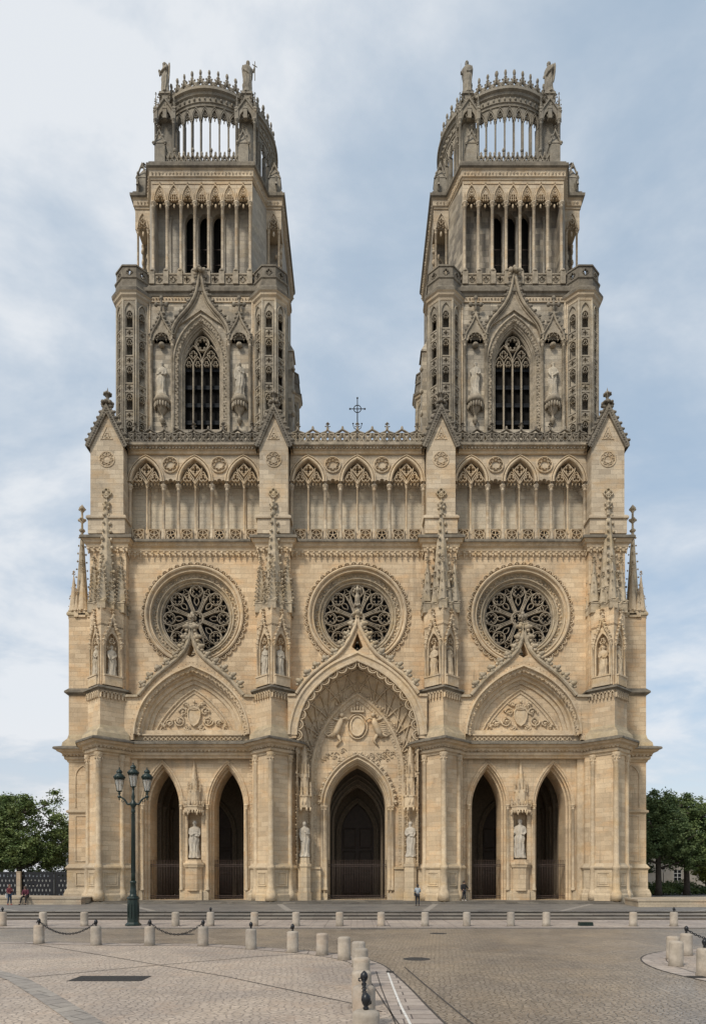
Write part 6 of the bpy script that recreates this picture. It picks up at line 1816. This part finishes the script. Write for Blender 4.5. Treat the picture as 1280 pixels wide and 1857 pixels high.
statue('statue', 'pale bearded statue with a book right of the central door under a tall canopy', 4.72, 61.5, 4.5, 3.1, S_STATUE, -.35, pose=0, group=G, seed=4)
pl = ['far left buttress', 'buttress left of the centre', 'buttress right of the centre', 'far right buttress']
for i, c_ in enumerate((-22.3, -7.45, 7.45, 22.3)):
    for s_ in (-1, 1):
        an = s_ * math.atan2(1.4, 1.5); out = -.12
        x = c_ + s_ * .75 + out * sin(an); y = 62.5 - 1.8 - out * cos(an)
        statue('statue', 'weathered saint in the %s niche of the %s' % ('left' if s_ < 0 else 'right', pl[i]), x, y, 20.42, 2.65, S_STATG if i < 2 else S_CARVE, an, pose=[0, 4, 1, 0, 2, 1, 0, 2][i * 2 + (s_ > 0)], group=G, seed=10 + i * 2 + (s_ > 0))
for t_, c_ in (('left', -14.75), ('right', 14.75)):
    for s_ in (-1, 1):
        statue('statue', 'grey robed statue on a bracket %s of the tall window of the %s tower' % ('left' if s_ < 0 else 'right', t_), c_ + s_ * 3.65, 64.95, 48.0, 3.15, S_STATG, s_ * .1, pose=(0 if s_ < 0 else 1) if c_ < 0 else (2 if s_ < 0 else 4), group=G, seed=30 + int(c_) + s_)
A_ = 'winged statues on the tower crowns'
W_ = [(-1, -14.75, 5, .9, 'winged grey statue bending over a child at the left tower crown', .5), (1, -14.75, 3, .5, 'winged grey statue lifting a cross on the right corner of the left tower crown', 0),
      (-1, 14.75, 2, -.4, 'winged grey statue with a staff on the left corner of the right tower crown', 0), (1, 14.75, 4, -.9, 'winged grey statue bowing forward on the right corner of the right tower crown', -.3)]
for s_, c_, p_, tn, lb, ln in W_:
    statue('winged_statue', lb, c_ + s_ * 4.05, 72.7 - 5.15, 79.3, 3.3, S_CROWN, tn * (-1 if c_ < 0 and s_ < 0 else 1), True, p_, -ln if c_ < 0 and s_ < 0 else ln, A_, 50 + int(s_ + c_))

# ---- people
def skin_chain(name, pts, edges, rad, mat, parent, sub=1):
    me = bpy.data.meshes.new(name); me.from_pydata(pts, edges, []); me.materials.append(mat)
    o = bpy.data.objects.new(name, me); C.objects.link(o)
    md = o.modifiers.new('skin', 'SKIN'); md.use_smooth_shade = True
    sv = me.skin_vertices[0].data
    for i, r in enumerate(rad): sv[i].radius = (r, r) if not isinstance(r, tuple) else r
    sv[0].use_root = True
    s_ = o.modifiers.new('sub', 'SUBSURF'); s_.levels = s_.render_levels = sub
    if parent: o.parent = parent
    return o
SKIN = plain('skin', (.42, .26, .19), .55, 0, .08)
def cloth(n, c): return plain(n, c, .85, 0, .2, 9, .01)
def person(label, x, y, z, h, turn, J, colors, extra=None, hairlen=0):
    """J: joints in head-heights for a standing viewer-facing figure; body is one skinned surface"""
    k = h / 1.75
    p = root('person', label, 'person', (x, y, z)); p.rotation_euler = (0, 0, turn)
    def V(q): return (q[0] * k, -q[1] * k, q[2] * k)      # q = (side, forward, up)
    names = ['pel', 'waist', 'chest', 'neck', 'hb', 'head', 'crown', 'sl', 'el', 'wl', 'hl', 'sr', 'er', 'wr', 'hr', 'hpl', 'kl', 'al', 'tl', 'hpr', 'kr', 'ar', 'tr']
    R = [.13, .12, .145, .055, .07, .095, .07, .062, .045, .032, .03, .062, .045, .032, .03, .095, .062, .042, .035, .095, .062, .042, .035]
    E = [('pel', 'waist'), ('waist', 'chest'), ('chest', 'neck'), ('neck', 'hb'), ('hb', 'head'), ('head', 'crown'), ('chest', 'sl'), ('sl', 'el'), ('el', 'wl'), ('wl', 'hl'), ('chest', 'sr'), ('sr', 'er'), ('er', 'wr'), ('wr', 'hr'),
         ('pel', 'hpl'), ('hpl', 'kl'), ('kl', 'al'), ('al', 'tl'), ('pel', 'hpr'), ('hpr', 'kr'), ('kr', 'ar'), ('ar', 'tr')]
    ix = {n: i for i, n in enumerate(names)}
    skin_chain('body', [V(J[n]) for n in names], [(ix[a], ix[b]) for a, b in E], [r * k for r in R], SKIN, p)
    # clothing: sleeves and torso, trousers, shoes, hair
    n1 = ['pel', 'waist', 'chest', 'neck', 'sl', 'el', 'wl', 'sr', 'er', 'wr']; r1 = [.17, .155, .17, .075, .085, .066, .052, .085, .066, .052]
    i1 = {n: i for i, n in enumerate(n1)}
    skin_chain('jacket', [V(J[n]) for n in n1], [(i1[a], i1[b]) for a, b in E if a in i1 and b in i1], [r * k for r in r1], colors[0], p)
    n2 = ['pel', 'hpl', 'kl', 'al', 'hpr', 'kr', 'ar']; r2 = [.15, .108, .075, .055, .108, .075, .055]
    i2 = {n: i for i, n in enumerate(n2)}
    skin_chain('trousers', [V(J[n]) for n in n2], [(i2[a], i2[b]) for a, b in E if a in i2 and b in i2], [r * k for r in r2], colors[1], p)
    for a, b in (('al', 'tl'), ('ar', 'tr')):
        A, B = Vector(V(J[a])), Vector(V(J[b])); A.z -= .03 * k
        m = MB(); m.tube([(A.x, -A.y, A.z), ((A.x + B.x) / 2, -(A.y + B.y) / 2, (A.z + B.z) / 2), (B.x, -B.y, B.z)], [.055 * k, .05 * k, .035 * k], 8)
        o = m.build('shoe', colors[2]); o.parent = p
    hd = V(J['head']); m = MB(); m.ball(hd[0], -hd[1] - .02 * k, hd[2] + .035 * k, .112 * k, .125 * k, 12, 8, .115 * k)
    if hairlen: m.tube([(hd[0], -hd[1] - .06 * k, hd[2] + .02 * k), (hd[0], -hd[1] - .09 * k, hd[2] - hairlen * k)], [.09 * k, .07 * k], 8)
    o = m.build('hair', colors[3]); o.parent = p
    # face and fingers
    m = MB(); m.octa(hd[0], -hd[1] + .105 * k, hd[2] - .015 * k, .014 * k, .022 * k, .024 * k)
    for e in (-1, 1): m.octa(hd[0] + e * .035 * k, -hd[1] + .088 * k, hd[2] + .012 * k, .011 * k, .008 * k, .007 * k); m.octa(hd[0] + e * .096 * k, -hd[1], hd[2] - .005 * k, .012 * k, .022 * k, .03 * k)
    m.box(hd[0] - .025 * k, hd[0] + .025 * k, -hd[1] + .085 * k, -hd[1] + .092 * k, hd[2] - .05 * k, hd[2] - .042 * k)
    for w_, e_ in (('wl', 'hl'), ('wr', 'hr')):
        A, B = Vector(V(J[w_])), Vector(V(J[e_])); t = (B - A).normalized(); sx = t.cross(Vector((0, 1, 0.2))).normalized()
        for f in range(4):
            q = B + sx * (f - 1.5) * .017 * k; L = (.055, .065, .06, .045)[f] * k; r_ = q + t * L
            m.tube([(q.x, -q.y, q.z), (r_.x, -r_.y, r_.z)], .008 * k, 5)
        q = A.lerp(B, .6) + sx * .035 * k; r_ = q + t * .04 * k + sx * .02 * k; m.tube([(q.x, -q.y, q.z), (r_.x, -r_.y, r_.z)], .009 * k, 5)
    o = m.build('features', SKIN); o.parent = p
    if extra: extra(p, V, k)
    return p
def stand(dx=0.0, step=.06):
    return dict(pel=(0, 0, .93), waist=(0, .0, 1.08), chest=(0, 0, 1.30), neck=(0, 0, 1.46), hb=(0, .01, 1.53), head=(0, .02, 1.62), crown=(0, .01, 1.69),
                sl=(.17, 0, 1.40), el=(.22, -.02, 1.13), wl=(.21, .05, .90), hl=(.21, .07, .83), sr=(-.17, 0, 1.40), er=(-.22, -.02, 1.13), wr=(-.21, .05, .90), hr=(-.21, .07, .83),
                hpl=(.09, 0, .88), kl=(.10, .02, .50), al=(.10 + step * .3, 0, .08), tl=(.11 + step * .3, .14, .03), hpr=(-.09, 0, .88), kr=(-.10, .02, .50), ar=(-.10, -step, .08), tr=(-.11, .14 - step, .03))
DK = cloth('dark_trousers', (.022, .023, .028)); BLK = cloth('black_cloth', (.012, .012, .014)); SHOE = cloth('dark_shoes', (.02, .018, .016)); HAIR = plain('dark_hair', (.018, .012, .009), .5)
J = stand(); J.update(er=(-.24, .02, 1.15), wr=(-.12, .16, 1.12), hr=(-.06, .2, 1.12), el=(.24, .02, 1.15), wl=(.12, .18, 1.15), hl=(.06, .22, 1.18))
def bag(p, V, k):
    m = MB(); m.tube([(.16 * k, .02 * k, 1.43 * k), (.19 * k, -.14 * k, 1.2 * k), (.22 * k, -.15 * k, 1.02 * k)], .012 * k, 5); m.box(.14 * k, .30 * k, -.24 * k, -.12 * k, .82 * k, 1.05 * k)
    m.build('shoulder_bag', BLK).parent = p
person('woman seen from behind in a pale grey coat and dark leggings on the terrace', (757 - 648) * 54.4 / 1250, 54.4, .45, 1.72, PI, J, [cloth('pale_grey_coat', (.30, .33, .35)), DK, SHOE, HAIR], bag, .12)
J = stand(step=.1); J.update(el=(.30, .05, 1.18), wl=(.42, .14, 1.08), hl=(.46, .18, 1.05), chest=(0, -.03, 1.30))
def pack(p, V, k):
    m = MB(); m.prism([(-.15 * k, -.18 * k), (.15 * k, -.18 * k), (.13 * k, -.34 * k), (-.13 * k, -.34 * k)], 1.02 * k, 1.42 * k, .85); m.build('backpack', cloth('grey_backpack', (.05, .055, .065))).parent = p
person('man in dark clothes with a backpack by the wall beside the doorways', (839 - 648) * 61.0 / 1250, 60.4, .65, 1.74, .5, J, [BLK, DK, cloth('pale_shoes', (.5, .48, .45)), HAIR], pack)
J = stand(step=.12); J.update(el=(.22, .08, 1.15), wl=(.10, .26, 1.22), hl=(.05, .28, 1.27), er=(-.22, .06, 1.13), wr=(-.14, .22, 1.02), hr=(-.10, .26, 1.0))
RED = cloth('dark_red_jacket', (.13, .022, .03))
def tote(p, V, k):
    m = MB(); m.box(-.34 * k, -.30 * k + .16 * k, -.05 * k, .02 * k, .62 * k, .98 * k); m.tube([(-.28 * k, 0, .97 * k), (-.22 * k, 0, 1.2 * k), (-.16 * k, 0, .97 * k)], .01 * k, 5)
    m.build('tote_bag', cloth('white_canvas', (.62, .6, .56))).parent = p
person('young woman in dark red jacket and jeans holding a white tote bag', (18 - 648) * 56.3 / 1250, 56.3, .45, 1.66, .9, J, [RED, cloth('blue_jeans', (.022, .045, .085)), cloth('red_shoes', (.25, .02, .02)), plain('auburn_hair', (.12, .035, .015), .5)], tote, .18)
Z = .62
J = dict(pel=(0, -.02, Z + .10), waist=(0, .02, Z + .26), chest=(0, .10, Z + .46), neck=(0, .17, Z + .60), hb=(0, .20, Z + .66), head=(0, .23, Z + .74), crown=(0, .22, Z + .81),
         sl=(.18, .10, Z + .55), el=(.24, .18, Z + .30), wl=(.12, .36, Z + .17), hl=(.07, .42, Z + .13), sr=(-.18, .10, Z + .55), er=(-.24, .18, Z + .30), wr=(-.14, .36, Z + .17), hr=(-.10, .42, Z + .13),
         hpl=(.10, .02, Z + .09), kl=(.16, .40, Z + .02), al=(.14, .42, .09), tl=(.15, .56, .04), hpr=(-.10, .02, Z + .09), kr=(-.18, .38, Z + .0), ar=(-.30, .46, .09), tr=(-.33, .60, .04))
person('man in a dark burgundy jacket sitting on the low stone wall', (49 - 648) * 57.2 / 1250, 57.15, .45, 1.78, 0, J, [cloth('burgundy_jacket', (.085, .015, .03)), BLK, SHOE, plain('brown_hair', (.05, .025, .015), .5)])
